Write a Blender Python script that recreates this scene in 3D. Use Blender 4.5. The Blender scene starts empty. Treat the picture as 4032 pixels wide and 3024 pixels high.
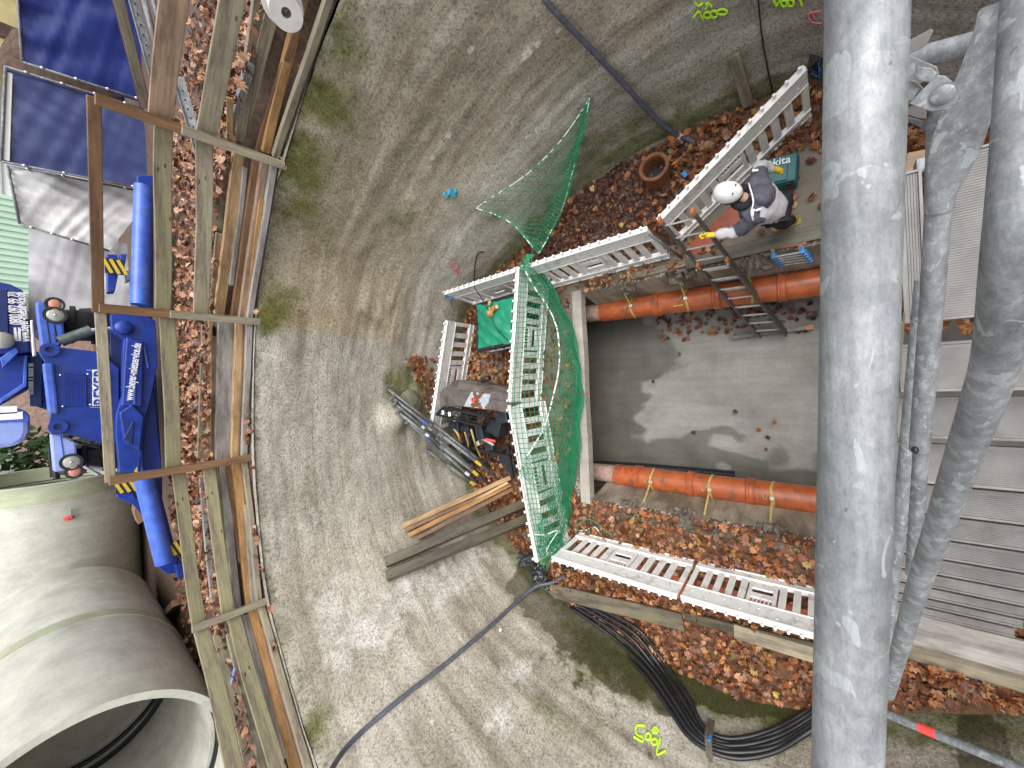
import bpy, math, random
import numpy as np
from mathutils import Vector, Matrix, noise
from mathutils.bvhtree import BVHTree
random.seed(7)
R_ = math.radians
scn = bpy.context.scene
COL = scn.collection

# ------------------------------------------------------------------ camera
CAMZ = 6.4
FPX, NX, NY = 1514.0, 3250.0, 1455.0
_Z = -np.array([NX-2016, -(NY-1512), -FPX]); _Z /= np.linalg.norm(_Z)
_f = np.array([0, 0, -1.0]); _Y = _f-(_f@_Z)*_Z; _Y /= np.linalg.norm(_Y)
_X = np.cross(_Y, _Z)
ROT = np.array([_X, _Y, _Z])
cd = bpy.data.cameras.new('camera'); cam = bpy.data.objects.new('camera', cd); COL.objects.link(cam)
cd.sensor_fit = 'HORIZONTAL'; cd.sensor_width = 36; cd.lens = FPX/4032*36
cd.clip_start = 0.05; cd.clip_end = 500
M4 = Matrix([list(ROT[0])+[0], list(ROT[1])+[0], list(ROT[2])+[CAMZ], [0, 0, 0, 1]])
cam.matrix_world = M4
scn.camera = cam

# ------------------------------------------------------------------ world and sun (overcast)
w = bpy.data.worlds.new('World'); scn.world = w; w.use_nodes = True
nt = w.node_tree; bg = nt.nodes['Background']
sky = nt.nodes.new('ShaderNodeTexSky'); sky.sky_type = 'NISHITA'; sky.sun_disc = False
SUN_EL, SUN_AZ = R_(62), R_(140)
sky.sun_elevation = SUN_EL; sky.sun_rotation = SUN_AZ; sky.air_density = 1.0; sky.dust_density = 4.0
hs = nt.nodes.new('ShaderNodeHueSaturation'); hs.inputs['Saturation'].default_value = 0.22
nt.links.new(sky.outputs[0], hs.inputs['Color']); nt.links.new(hs.outputs[0], bg.inputs[0])
bg.inputs[1].default_value = 0.15
sd = bpy.data.lights.new('sun', 'SUN'); sd.energy = 1.15; sd.angle = R_(60); sd.color = (1, .97, .92)
so = bpy.data.objects.new('sun', sd); COL.objects.link(so)
sdir = Vector((math.sin(SUN_AZ)*math.cos(SUN_EL), math.cos(SUN_AZ)*math.cos(SUN_EL), math.sin(SUN_EL)))
so.rotation_euler = sdir.to_track_quat('Z', 'Y').to_euler(); so.location = (0, -5, 20)
scn.view_settings.view_transform = 'Standard'; scn.view_settings.look = 'None'
scn.view_settings.exposure = 0.88; scn.view_settings.gamma = 1
scn.render.engine = 'CYCLES'

# ------------------------------------------------------------------ point helpers (photo pixel -> point on a real surface)
def ray(x, y):
    return Vector(ROT @ np.array([x-2016, -(y-1512), -FPX]))
def P(x, y, z):
    r = ray(x, y); t = (z-CAMZ)/r.z
    return Vector((0, 0, CAMZ))+r*t
def PY(x, y, Y):
    r = ray(x, y)
    return Vector((0, 0, CAMZ))+r*(Y/r.y)
def PD(x, y, D):
    return Vector((0, 0, CAMZ))+ray(x, y).normalized()*D

# ------------------------------------------------------------------ materials
def newmat(name):
    m = bpy.data.materials.new(name); m.use_nodes = True
    n = m.node_tree; b = n.nodes['Principled BSDF']
    return m, n, b
def N(n, t, **kw):
    o = n.nodes.new(t)
    for k, v in kw.items():
        if k in o.inputs: o.inputs[k].default_value = v
        else: setattr(o, k, v)
    return o
def ramp(n, stops, fac=None):
    r = n.nodes.new('ShaderNodeValToRGB'); e = r.color_ramp.elements
    while len(e) < len(stops): e.new(0.5)
    for i, (p, c) in enumerate(stops):
        e[i].position = p; e[i].color = (*c, 1) if len(c) == 3 else c
    if fac is not None: n.links.new(fac, r.inputs[0])
    return r
def mix(n, fac, a, b, mode='MIX'):
    m = n.nodes.new('ShaderNodeMix'); m.data_type = 'RGBA'; m.blend_type = mode
    for i, v in ((0, fac), (6, a), (7, b)):
        if isinstance(v, (int, float)): m.inputs[i].default_value = v
        elif isinstance(v, tuple): m.inputs[i].default_value = (*v, 1) if len(v) == 3 else v
        else: n.links.new(v, m.inputs[i])
    return m.outputs[2]
def coords(n, scale=(1, 1, 1), uv=False, rot=(0, 0, 0)):
    t = n.nodes.new('ShaderNodeTexCoord'); mp = n.nodes.new('ShaderNodeMapping')
    mp.inputs['Scale'].default_value = scale; mp.inputs['Rotation'].default_value = rot
    n.links.new(t.outputs['UV' if uv else 'Object'], mp.inputs[0]); return mp.outputs[0]
def tex(n, scale, detail=4, vec=None, rough=.55, dist=0):
    t = N(n, 'ShaderNodeTexNoise', Scale=scale, Detail=detail, Roughness=rough, Distortion=dist)
    if vec is not None: n.links.new(vec, t.inputs['Vector'])
    return t.outputs['Fac']
def bump(n, b, h, strength=.3, dist=.01, prev=None):
    u = N(n, 'ShaderNodeBump', Strength=strength, Distance=dist); n.links.new(h, u.inputs['Height'])
    if prev is not None: n.links.new(prev, u.inputs['Normal'])
    n.links.new(u.outputs[0], b.inputs['Normal']); return u.outputs[0]
def attr(n, name, out='Color'):
    a = n.nodes.new('ShaderNodeAttribute'); a.attribute_name = name; return a.outputs[out]
def simple(name, c, rough=.6, metal=0.0, var=.25, scale=6, bmp=.1, bscale=40, spec=.5, dirt=None):
    m, n, b = newmat(name); v = coords(n)
    f = tex(n, scale, 5, v)
    lo = tuple(x*(1-var) for x in c); hi = tuple(min(1, x*(1+var)) for x in c)
    col = ramp(n, [(.3, lo), (.7, hi)], f).outputs[0]
    if dirt:
        d = ramp(n, [(.52, (0, 0, 0)), (.66, (1, 1, 1))], tex(n, scale*.6+1, 6, v, .7)).outputs[0]
        col = mix(n, d, col, dirt)
    n.links.new(col, b.inputs['Base Color'])
    b.inputs['Roughness'].default_value = rough; b.inputs['Metallic'].default_value = metal
    b.inputs['Specular IOR Level'].default_value = spec
    if bmp: bump(n, b, tex(n, bscale, 4, v), bmp, .005)
    return m
def shotcrete():
    m, n, b = newmat('shotcrete'); v = coords(n); uv = coords(n, (1, 1, 1), True)
    big = tex(n, .7, 6, v, .6); med = tex(n, 3.5, 6, v, .65)
    fine = tex(n, 30, 5, v, .8)
    c = ramp(n, [(.32, (.36, .333, .285)), (.5, (.44, .412, .362)), (.68, (.525, .502, .455))], big).outputs[0]
    c2 = ramp(n, [(.35, (.72, .70, .67)), (.62, (1.1, 1.1, 1.1))], med).outputs[0]
    c = mix(n, .5, c, c2, 'MULTIPLY')
    sb_ = tex(n, 1.0, 5, coords(n, (.16, 2.1, 1), True, (0, 0, .035)), .6, .5)
    c = mix(n, .8, c, ramp(n, [(.36, (.66, .63, .56)), (.52, (1.0, 1.0, .98)), (.66, (1.2, 1.2, 1.21))], sb_).outputs[0], 'MULTIPLY')
    sm = coords(n, (.22, 8.5, 1), True, (0, 0, .03)); st = tex(n, 1.6, 5, sm, .6, .3)
    c3 = ramp(n, [(.33, (.6, .57, .52)), (.47, (1, 1, 1))], st).outputs[0]
    c = mix(n, .5, c, c3, 'MULTIPLY')
    sepn = n.nodes.new('ShaderNodeSeparateColor'); n.links.new(attr(n, 'stain'), sepn.inputs[0])
    nz = tex(n, 5, 7, v, .7)
    def mask(chan, lo, hi):
        a = n.nodes.new('ShaderNodeMath'); a.operation = 'ADD'
        s = n.nodes.new('ShaderNodeMath'); s.operation = 'SUBTRACT'; n.links.new(nz, s.inputs[0]); s.inputs[1].default_value = .5
        n.links.new(sepn.outputs[chan], a.inputs[0]); n.links.new(s.outputs[0], a.inputs[1])
        return ramp(n, [(lo, (0, 0, 0)), (hi, (1, 1, 1))], a.outputs[0]).outputs[0]
    c = mix(n, mask(2, .3, .6), c, (.60, .585, .56))
    mo = mask(0, .27, .72)
    c = mix(n, mo, c, (.14, .15, .055))
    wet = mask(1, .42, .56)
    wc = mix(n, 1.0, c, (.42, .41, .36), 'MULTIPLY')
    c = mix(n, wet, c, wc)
    tn = attr(n, 'tone', 'Fac')
    c = mix(n, tn, c, mix(n, 1.0, c, (1.06, .95, .78), 'MULTIPLY'))
    pores = ramp(n, [(.36, (.38, .36, .33)), (.47, (1, 1, 1)), (.58, (1.4, 1.4, 1.38))], fine).outputs[0]
    c = mix(n, .8, c, pores, 'MULTIPLY')
    n.links.new(c, b.inputs['Base Color'])
    rr = ramp(n, [(0, (.93,)*3), (1, (.5,)*3)], wet).outputs[0]; n.links.new(rr, b.inputs['Roughness'])
    b.inputs['Specular IOR Level'].default_value = .3
    p = bump(n, b, fine, 1.0, .03)
    bump(n, b, tex(n, 95, 3, v, .7), .5, .006, p)
    return m
def concrete(name, base, wetc=None, rough=.85, bs=.3):
    m, n, b = newmat(name); v = coords(n)
    c = ramp(n, [(.3, tuple(x*.72 for x in base)), (.7, tuple(min(1, x*1.2) for x in base))], tex(n, 1.3, 7, v, .65)).outputs[0]
    s = coords(n, (7, .6, 1)); c = mix(n, .35, c, ramp(n, [(.35, (.7, .7, .68)), (.6, (1.05,)*3)], tex(n, 1.5, 5, s)).outputs[0], 'MULTIPLY')
    c = mix(n, .5, c, ramp(n, [(.3, (.6,)*3), (.5, (1,)*3)], tex(n, 22, 6, v, .8)).outputs[0], 'MULTIPLY')
    if wetc:
        sepn = n.nodes.new('ShaderNodeSeparateColor'); n.links.new(attr(n, 'stain'), sepn.inputs[0])
        a = n.nodes.new('ShaderNodeMath'); a.operation = 'ADD'; n.links.new(sepn.outputs[1], a.inputs[0]); 
        q = n.nodes.new('ShaderNodeMath'); q.operation = 'MULTIPLY'; n.links.new(tex(n, 2.2, 6, v, .6), q.inputs[0]); q.inputs[1].default_value = .5; n.links.new(q.outputs[0], a.inputs[1])
        wm = ramp(n, [(.47, (0,)*3), (.60, (1,)*3)], a.outputs[0]).outputs[0]
        c = mix(n, wm, c, mix(n, 1.0, c, wetc, 'MULTIPLY'))
        n.links.new(ramp(n, [(0, (rough,)*3), (1, (.35,)*3)], wm).outputs[0], b.inputs['Roughness'])
    else: b.inputs['Roughness'].default_value = rough
    if name == 'muddy_concrete': c = mix(n, attr(n, 'litter', 'Fac'), c, ramp(n, [(.35, (.05, .025, .014)), (.65, (.19, .085, .035))], tex(n, 16, 5, v, .7)).outputs[0])
    if name == 'pit_wall': c = mix(n, .85, c, ramp(n, [(.38, (.32, .28, .22)), (.56, (1, 1, 1))], tex(n, 1.3, 6, coords(n, (1, 1.6, .45)), .7, .5)).outputs[0], 'MULTIPLY')
    n.links.new(c, b.inputs['Base Color'])
    bump(n, b, tex(n, 45, 6, v, .7), bs, .006)
    return m
def wood(name, c, green=0.0, dark=.35, rough=.75, knots=True):
    # grain runs along the local X of every timber (they are built along X)
    m, n, b = newmat(name); v = coords(n, (1.2, 16, 16))
    oi = n.nodes.new('ShaderNodeObjectInfo')
    g = tex(n, 2.2, 6, v, .7, .6)
    c0 = tuple(x*(1-dark) for x in c); c1 = tuple(min(1, x*1.22) for x in c)
    col = ramp(n, [(.32, c0), (.5, c), (.7, c1)], g).outputs[0]
    bl = tex(n, 2.2, 5, coords(n, (.8, 3, 3)), .6)
    col = mix(n, .75, col, ramp(n, [(.36, (.40, .38, .34)), (.6, (1.12,)*3)], bl).outputs[0], 'MULTIPLY')
    if green:
        gm = ramp(n, [(.42, (0,)*3), (.66, (green,)*3)], tex(n, 1.7, 5, coords(n, (1, 4, 4)), .6)).outputs[0]
        col = mix(n, gm, col, (.14, .15, .045))
    if knots:
        vo = N(n, 'ShaderNodeTexVoronoi', Scale=2.6); n.links.new(coords(n, (1, 2.6, 2.6)), vo.inputs['Vector'])
        k = ramp(n, [(.045, (.22, .15, .1)), (.10, (1, 1, 1))], vo.outputs['Distance']).outputs[0]
        col = mix(n, .9, col, k, 'MULTIPLY')
    hv = n.nodes.new('ShaderNodeHueSaturation'); n.links.new(col, hv.inputs['Color'])
    mr = N(n, 'ShaderNodeMapRange'); mr.inputs[3].default_value = .8; mr.inputs[4].default_value = 1.18
    n.links.new(oi.outputs['Random'], mr.inputs[0]); n.links.new(mr.outputs[0], hv.inputs['Value'])
    n.links.new(hv.outputs[0], b.inputs['Base Color']); b.inputs['Roughness'].default_value = rough
    bump(n, b, g, .35, .004)
    return m
def galv(name='galvanised', base=.42, sc=1.0):
    m, n, b = newmat(name); v = coords(n)
    vo = N(n, 'ShaderNodeTexVoronoi', Scale=70*sc); n.links.new(v, vo.inputs['Vector'])
    st_ = ramp(n, [(.40, (.86,)*3), (.52, (1.0,)*3), (.60, (1.22, 1.23, 1.24))], tex(n, 1.0, 3, coords(n, (.9, 55, 55)), .5)).outputs[0]
    sp = ramp(n, [(0, (base*.84, base*.90, base*.93)), (1, (base*1.13, base*1.16, base*1.18))], vo.outputs['Color']).outputs[0]
    c = mix(n, .8, sp, ramp(n, [(.35, (.58, .6, .6)), (.62, (1.15, 1.15, 1.16))], tex(n, 9*sc, 6, v, .7)).outputs[0], 'MULTIPLY')
    c = mix(n, .8, c, st_, 'MULTIPLY')
    patch = ramp(n, [(.61, (0,)*3), (.62, (.75,)*3)], tex(n, 20*sc, 3, coords(n, (1, 1.5, 1)), .5, .7)).outputs[0]
    c = mix(n, patch, c, (base*1.45, base*1.55, base*1.57))
    c = mix(n, .7, c, ramp(n, [(.3, (.6,)*3), (.5, (1,)*3), (.7, (1.35,)*3)], tex(n, 210*sc, 6, coords(n, (.5, 1.4, 1)), .85)).outputs[0], 'MULTIPLY')
    scr = ramp(n, [(.66, (0,)*3), (.70, (.55,)*3)], tex(n, 26*sc, 4, coords(n, (2.2, .5, 1), rot=(0, 0, .5)), .6)).outputs[0]
    c = mix(n, scr, c, (base*1.7, base*1.75, base*1.75))
    dk = ramp(n, [(.66, (0,)*3), (.71, (.85,)*3)], tex(n, 60*sc, 5, coords(n, (.6, 1, 1)), .75)).outputs[0]
    c = mix(n, dk, c, (.10, .085, .07))
    n.links.new(c, b.inputs['Base Color'])
    b.inputs['Metallic'].default_value = .25
    n.links.new(ramp(n, [(.3, (.46,)*3), (.7, (.68,)*3)], tex(n, 25*sc, 4, v)).outputs[0], b.inputs['Roughness'])
    bump(n, b, tex(n, 120*sc, 5, v, .7), .2, .0015)
    return m
def tarp(name, c, rough=.35, crease=.6, var=.15):
    m, n, b = newmat(name); v = coords(n, (1, 1, 1))
    n.links.new(ramp(n, [(.3, tuple(x*(1-var) for x in c)), (.7, tuple(min(1, x*(1+var)) for x in c))], tex(n, 1.5, 4, v)).outputs[0], b.inputs['Base Color'])
    b.inputs['Roughness'].default_value = rough
    p = bump(n, b, tex(n, 1.6, 3, coords(n, (1, 1, .35), rot=(0, .5, 0)), .5, .3), crease*.6, .10)
    bump(n, b, tex(n, 9, 4, v), .15, .01, p)
    return m
def leafmat():
    m, n, b = newmat('leaf'); v = coords(n)
    c = attr(n, 'col'); c = mix(n, .6, c, ramp(n, [(.3, (.6,)*3), (.65, (1.2,)*3)], tex(n, 30, 5, v)).outputs[0], 'MULTIPLY')
    n.links.new(c, b.inputs['Base Color']); b.inputs['Roughness'].default_value = .42
    return m
def ropemat():
    m, n, b = newmat('border_rope'); v = coords(n, (1, 1, 1))
    s = ramp(n, [(.47, (.02, .25, .11)), (.52, (.75, .78, .75))], tex(n, 14, 2, v)).outputs[0]
    n.links.new(s, b.inputs['Base Color']); b.inputs['Roughness'].default_value = .6
    return m
MAT = dict(
    wall=shotcrete(),
    pit=concrete('pit_concrete', (.285, .275, .25), (.46, .46, .43)),
    floor=concrete('muddy_concrete', (.19, .165, .13), None, .6, .5),
    slab=concrete('pale_slab', (.36, .33, .29)),
    pitwall=concrete('pit_wall', (.36, .31, .245), (.4, .38, .33), .6, .5),
    pipe=concrete('concrete_pipe', (.54, .54, .47), None, .7, .12),
    pipe_in=concrete('concrete_pipe_inner', (.36, .38, .35), None, .6, .1),
    pipe_band=concrete('algae_band', (.42, .45, .31), None, .7, .1),
    soil=simple('leaf_litter_soil', (.085, .05, .032), .8, var=.5, scale=14, bmp=.8, bscale=50),
    gravel=simple('gravel', (.09, .085, .09), .8, var=.6, scale=30, bmp=1, bscale=60),
    leaf=leafmat(),
    wood_old=wood('weathered_wood', (.31, .265, .20), .3, .5),
    wood_green=wood('algae_wood', (.27, .235, .155), .5),
    wood_pink=wood('sawn_wood', (.36, .25, .17)),
    wood_fresh=wood('fresh_wood', (.46, .30, .155), .0, .3),
    wood_orange=wood('orange_wood', (.44, .235, .09), .1, .3),
    wood_grey=wood('grey_wood', (.33, .31, .29), .05, .3, knots=False),
    wood_dark=wood('wet_dark_wood', (.085, .07, .05), .2, .35, .45),
    wood_brown=wood('brown_wood', (.185, .10, .05), 0, .3, .5),
    galv=galv('galvanised', .25), galv_far=galv('galvanised_small', .19, .7),
    galv_thin=galv('galvanised_brace', .225, 1.3),
    alu=simple('ribbed_aluminium', (.19, .178, .17), .6, .1, .25, 6, .1, 60, dirt=(.15, .13, .11)),
    aludk=simple('dull_aluminium', (.16, .155, .15), .6, .1, .25, 8, .1, 50),
    algae=simple('algae_stringer', (.17, .16, .035), .7, 0, .4, 5),
    white=simple('white_plastic', (.84, .835, .82), .45, 0, .06, 5, .05, 40, dirt=(.52, .51, .48)),
    whiteb=simple('white_peg_plastic', (.8, .8, .8), .4, 0, .05, 5, 0),
    orange=simple('orange_pvc', (.38, .095, .03), .3, 0, .22, 7, .04, 20, dirt=(.20, .075, .04)),
    mortar=simple('mortar_sleeve', (.36, .24, .20), .8, 0, .3, 9, .4, 30),
    strap=simple('yellow_strap', (.42, .33, .1), .7, 0, .2, 20),
    rubber=simple('black_rubber', (.014, .015, .018), .38, 0, .3, 10),
    hose=simple('grey_hose', (.085, .092, .12), .5, 0, .3, 12, .3, 60),
    corr=simple('black_corrugated', (.012, .014, .018), .45, 0, .2, 10),
    net=simple('green_net', (.012, .27, .125), .55, 0, .25, 20, 0),
    rope=ropemat(),
    greenbox=tarp('green_sheet', (.012, .24, .135), .4, .35),
    black=simple('black_paint', (.015, .016, .018), .45, 0, .3, 8),
    navy=simple('dark_blue_steel', (.02, .028, .038), .4, .2, .3, 8, dirt=(.06, .045, .035)),
    steel=simple('scuffed_steel', (.17, .15, .14), .5, .3, .25, 6, .2, 30, dirt=(.10, .055, .035)),
    rust=simple('rust_mud', (.17, .065, .025), .8, 0, .4, 12, .5, 30),
    blue=simple('blue_paint', (.007, .033, .25), .4, 0, .3, 5, .02, 20, dirt=(.02, .04, .19)),
    bluelt=simple('bright_blue_paint', (.05, .12, .52), .35, 0, .3, 5, .02, 20, dirt=(.10, .16, .45)),
    bluepale=simple('pale_blue_paint', (.27, .35, .70), .3, 0, .1, 5, .02, 20),
    bluedk=simple('grille_blue', (.006, .02, .12), .5, 0, .2, 5),
    tyre=simple('tyre_rubber', (.018, .018, .018), .7, 0, .4, 12, .5, 25),
    lamp=simple('lamp_glass', (.40, .41, .37), .15, .3, .1, 20),
    amber=simple('amber_glass', (.5, .22, .16), .2, 0, .1, 20),
    chrome=simple('bright_metal', (.6, .6, .6), .3, .8, .15, 10, 0),
    hyd=simple('hydraulic_grey', (.10, .12, .12), .4, .2, .3, 9),
    yellow=simple('yellow_paint', (.62, .43, .04), .5, 0, .1, 9),
    tblue=tarp('blue_tarp', (.006, .020, .15), .38, .5),
    tblue2=tarp('faded_blue_tarp', (.04, .055, .16), .3, .4),
    twhite=tarp('white_tarp', (.68, .68, .67), .5, .8, .05),
    tgrey=tarp('grey_white_tarp', (.50, .50, .52), .6, .8, .06),
    mint=simple('mint_paint', (.50, .68, .55), .5, 0, .05, 2, 0),
    ywall=simple('yellow_board', (.42, .36, .17), .7, 0, .2, 3),
    wwall=simple('white_render', (.78, .8, .82), .8, 0, .03, 3),
    earth=simple('dark_earth', (.07, .04, .028), .9, 0, .5, 7, 1, 20),
    redboard=simple('red_formwork', (.30, .062, .022), .4, 0, .35, 5, .15, 30, dirt=(.16, .04, .02)),
    clay=simple('clay_socket', (.22, .085, .035), .4, 0, .3, 8, dirt=(.10, .06, .045)),
    teal=simple('teal_plastic', (.01, .105, .12), .4, 0, .2, 9),
    bluepl=simple('blue_plastic', (.03, .20, .50), .4, 0, .1, 9),
    cyan=simple('cyan_foam', (.07, .38, .52), .6, 0, .15, 20),
    jackg=simple('grey_jacket', (.085, .085, .11), .85, 0, .25, 18, .5, 30),
    jackw=simple('pale_jacket', (.50, .49, .52), .85, 0, .15, 18, .5, 30),
    trous=simple('black_trousers', (.012, .012, .016), .85, 0, .3, 20, .4, 40),
    boot=simple('mustard_boot', (.40, .235, .06), .6, 0, .25, 15),
    glove=simple('yellow_glove', (.72, .52, .03), .5, 0, .1, 20),
    helmet=simple('white_helmet', (.78, .78, .78), .25, 0, .05, 9, 0),
    skin=simple('skin', (.48, .29, .21), .6, 0, .1, 20),
    film=simple('black_film', (.03, .033, .037), .3, 0, .3, 8, .3, 15),
    bitumen=simple('bitumen_sheet', (.11, .092, .07), .5, 0, .35, 10, .5, 25),
    pgreen=simple('lime_spray_paint', (.50, .82, .03), .7, 0, .1, 30, 0),
    ppink=simple('pink_spray_paint', (.72, .22, .23), .8, 0, .15, 30, 0),
    pred=simple('red_marking_paint', (.78, .07, .06), .7, 0, .15, 30, 0),
    pwhite=simple('white_lettering', (.8, .8, .82), .5, 0, .02, 30, 0),
    panelw=simple('scuffed_white_panel', (.42, .47, .53), .5, 0, .15, 9, dirt=(.3, .27, .25)),
    pdark=simple('dark_stencil', (.12, .12, .12), .7, 0, .1, 30, 0),
    roll=simple('pale_roll', (.55, .54, .50), .6, 0, .1, 10),
    green=simple('hedge_green', (.03, .065, .015), .8, 0, .5, 12, 1, 10),
)

# ------------------------------------------------------------------ mesh builder
class MB:
    def __init__(s): s.v = []; s.f = []; s.c = None
    def add(s, vs, fs):
        o = len(s.v); s.v += [Vector(p) for p in vs]; s.f += [tuple(i+o for i in f) for f in fs]; return s
    def box(s, c, size, rot=None):
        c = Vector(c); a, b, d = (x/2 for x in size)
        vs = [Vector((x*a, y*b, z*d)) for x in (-1, 1) for y in (-1, 1) for z in (-1, 1)]
        if rot is not None: vs = [rot @ p for p in vs]
        return s.add([c+p for p in vs], [(0, 1, 3, 2), (4, 6, 7, 5), (0, 4, 5, 1), (2, 3, 7, 6), (0, 2, 6, 4), (1, 5, 7, 3)])
    def beam(s, p, q, wd, h, up=(0, 0, 1)):
        p, q = Vector(p), Vector(q); d = q-p; L = d.length; x = d.normalized()
        y = Vector(up).cross(x)
        if y.length < 1e-4: y = Vector((0, 1, 0))
        y.normalize(); z = x.cross(y)
        return s.box((p+q)/2, (L, wd, h), Matrix((x, y, z)).transposed())
    def tube(s, pts, r, n=10, cap=True):
        pts = [Vector(p) for p in pts]; rr = r if isinstance(r, (list, tuple)) else [r]*len(pts)
        o = len(s.v); prev = None
        for i, p in enumerate(pts):
            t = (pts[min(i+1, len(pts)-1)]-pts[max(i-1, 0)])
            if t.length < 1e-9: t = Vector((0, 0, 1))
            t.normalize()
            if prev is None:
                a = Vector((0, 0, 1)) if abs(t.z) < .9 else Vector((1, 0, 0)); u = t.cross(a).normalized()
            else: u = (prev-t*prev.dot(t)).normalized()
            prev = u; v = t.cross(u)
            for k in range(n):
                an = 2*math.pi*k/n; s.v.append(p+(u*math.cos(an)+v*math.sin(an))*rr[i])
        for i in range(len(pts)-1):
            for k in range(n):
                k2 = (k+1) % n
                s.f.append((o+i*n+k, o+i*n+k2, o+(i+1)*n+k2, o+(i+1)*n+k))
        if cap:
            s.f.append(tuple(o+k for k in range(n))[::-1]); s.f.append(tuple(o+(len(pts)-1)*n+k for k in range(n)))
        return s
    def pipe(s, p, q, ro, ri, n=48, seg=1):
        p, q = Vector(p), Vector(q); t = (q-p).normalized(); a = Vector((0, 0, 1)) if abs(t.z) < .9 else Vector((1, 0, 0))
        u = t.cross(a).normalized(); v = t.cross(u); o = len(s.v)
        for (c, r) in ((p, ro), (q, ro), (q, ri), (p, ri)):
            for k in range(n):
                an = 2*math.pi*k/n; s.v.append(c+(u*math.cos(an)+v*math.sin(an))*r)
        for j in range(4):
            for k in range(n):
                k2 = (k+1) % n; j2 = (j+1) % 4
                s.f.append((o+j*n+k, o+j*n+k2, o+j2*n+k2, o+j2*n+k))
        return s
    def prism(s, poly, d):
        # polygon (list of points) extruded by vector d
        n = len(poly); d = Vector(d); poly = [Vector(p) for p in poly]
        return s.add(poly+[p+d for p in poly], [tuple(range(n)), tuple(range(2*n-1, n-1, -1))]+[(i, n+i, n+(i+1) % n, (i+1) % n) for i in range(n)])
    def ball(s, c, r, nu=10, nv=7):
        c = Vector(c); r = r if isinstance(r, (tuple, list)) else (r, r, r); vs = []; fs = []
        for j in range(nv+1):
            th = math.pi*j/nv
            for i in range(nu):
                ph = 2*math.pi*i/nu
                vs.append(c+Vector((r[0]*math.sin(th)*math.cos(ph), r[1]*math.sin(th)*math.sin(ph), r[2]*math.cos(th))))
        for j in range(nv):
            for i in range(nu):
                fs.append((j*nu+i, (j+1)*nu+i, (j+1)*nu+(i+1) % nu, j*nu+(i+1) % nu))
        return s.add(vs, fs)
    def grid(s, fn, nu, nv):
        o = len(s.v)
        for j in range(nv+1):
            for i in range(nu+1): s.v.append(Vector(fn(i/nu, j/nv)))
        for j in range(nv):
            for i in range(nu):
                a = o+j*(nu+1)+i; s.f.append((a, a+1, a+nu+2, a+nu+1))
        return s
    def build(s, name, mat, parent=None, smooth=False, bevel=0, loc=None, rot=None):
        me = bpy.data.meshes.new(name)
        off = origin(parent) if (parent is not None and loc is None) else Vector((0, 0, 0))
        me.from_pydata([tuple(p-off) for p in s.v], [], s.f)
        me.materials.append(MAT[mat] if isinstance(mat, str) else mat)
        if smooth:
            for p in me.polygons: p.use_smooth = True
            if smooth == 'auto': me.set_sharp_from_angle(angle=R_(40))
        me.update()
        o = bpy.data.objects.new(name, me); COL.objects.link(o)
        if parent is not None: o.parent = parent
        if bevel:
            md = o.modifiers.new('bevel', 'BEVEL'); md.width = bevel; md.segments = 2; md.limit_method = 'ANGLE'
        return o
def origin(o):
    v = Vector((0, 0, 0))
    while o is not None: v += o.location; o = o.parent
    return v
def tag(o, label=None, cat=None, group=None, kind=None):
    if label: o['label'] = label
    if cat: o['category'] = cat
    if group: o['group'] = group
    if kind: o['kind'] = kind
    return o
def thing(name, label, cat, loc=(0, 0, 0), group=None, rot=None):
    o = bpy.data.objects.new(name, None); COL.objects.link(o); o.location = loc; o.empty_display_size = .1
    if rot: o.rotation_euler = rot
    return tag(o, label, cat, group)
def recentre(o):
    # move a single-mesh thing's origin to its base
    vs = [v.co for v in o.data.vertices]; 
    c = Vector((sum(v.x for v in vs)/len(vs), sum(v.y for v in vs)/len(vs), min(v.z for v in vs)))
    o.data.transform(Matrix.Translation(-c)); o.location = c; return o
def single(mb, name, mat, label, cat, group=None, smooth=False, bevel=0):
    o = mb.build(name, mat, None, smooth, bevel); recentre(o); return tag(o, label, cat, group)
def timber(name, p, q, wd, h, mat, label, cat='timber', group=None, up=(0, 0, 1), parent=None, bev=.006, warp=0.0):
    # a timber along local X so that the grain follows it
    p, q = Vector(p), Vector(q); d = q-p; L = d.length; x = d.normalized(); y = Vector(up).cross(x).normalized(); z = x.cross(y)
    n = max(2, int(L/.25)); mb = MB(); vs = []; fs = []
    sd = random.random()*90
    for i in range(n+1):
        t = i/n; xx = (t-.5)*L
        wy = noise.noise(Vector((xx*.8, sd, 0)))*warp; wz = noise.noise(Vector((xx*.8, sd, 5)))*warp
        for (a, b) in ((-1, -1), (1, -1), (1, 1), (-1, 1)):
            e = .002+.003*noise.noise(Vector((xx*6, a*3+sd, b*3)))
            vs.append((xx, a*(wd/2+e)+wy, b*(h/2+e)+wz))
    for i in range(n):
        for k in range(4):
            fs.append((i*4+k, (i+1)*4+k, (i+1)*4+(k+1) % 4, i*4+(k+1) % 4))
    fs += [(0, 1, 2, 3), (n*4+3, n*4+2, n*4+1, n*4)]
    mb.add(vs, fs)
    rm = Matrix((x, y, z)).transposed().to_4x4(); rm.translation = (p+q)/2
    if parent is None:
        o = mb.build(name, mat); o.matrix_world = rm; tag(o, label, cat, group)
    else:
        o = mb.build(name, mat, parent, loc=1); rm.translation = (p+q)/2-origin(parent); o.matrix_local = rm
        if label: o['label'] = label
    if bev:
        md = o.modifiers.new('bevel', 'BEVEL'); md.width = bev; md.segments = 1; md.limit_method = 'ANGLE'
    return o
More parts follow.
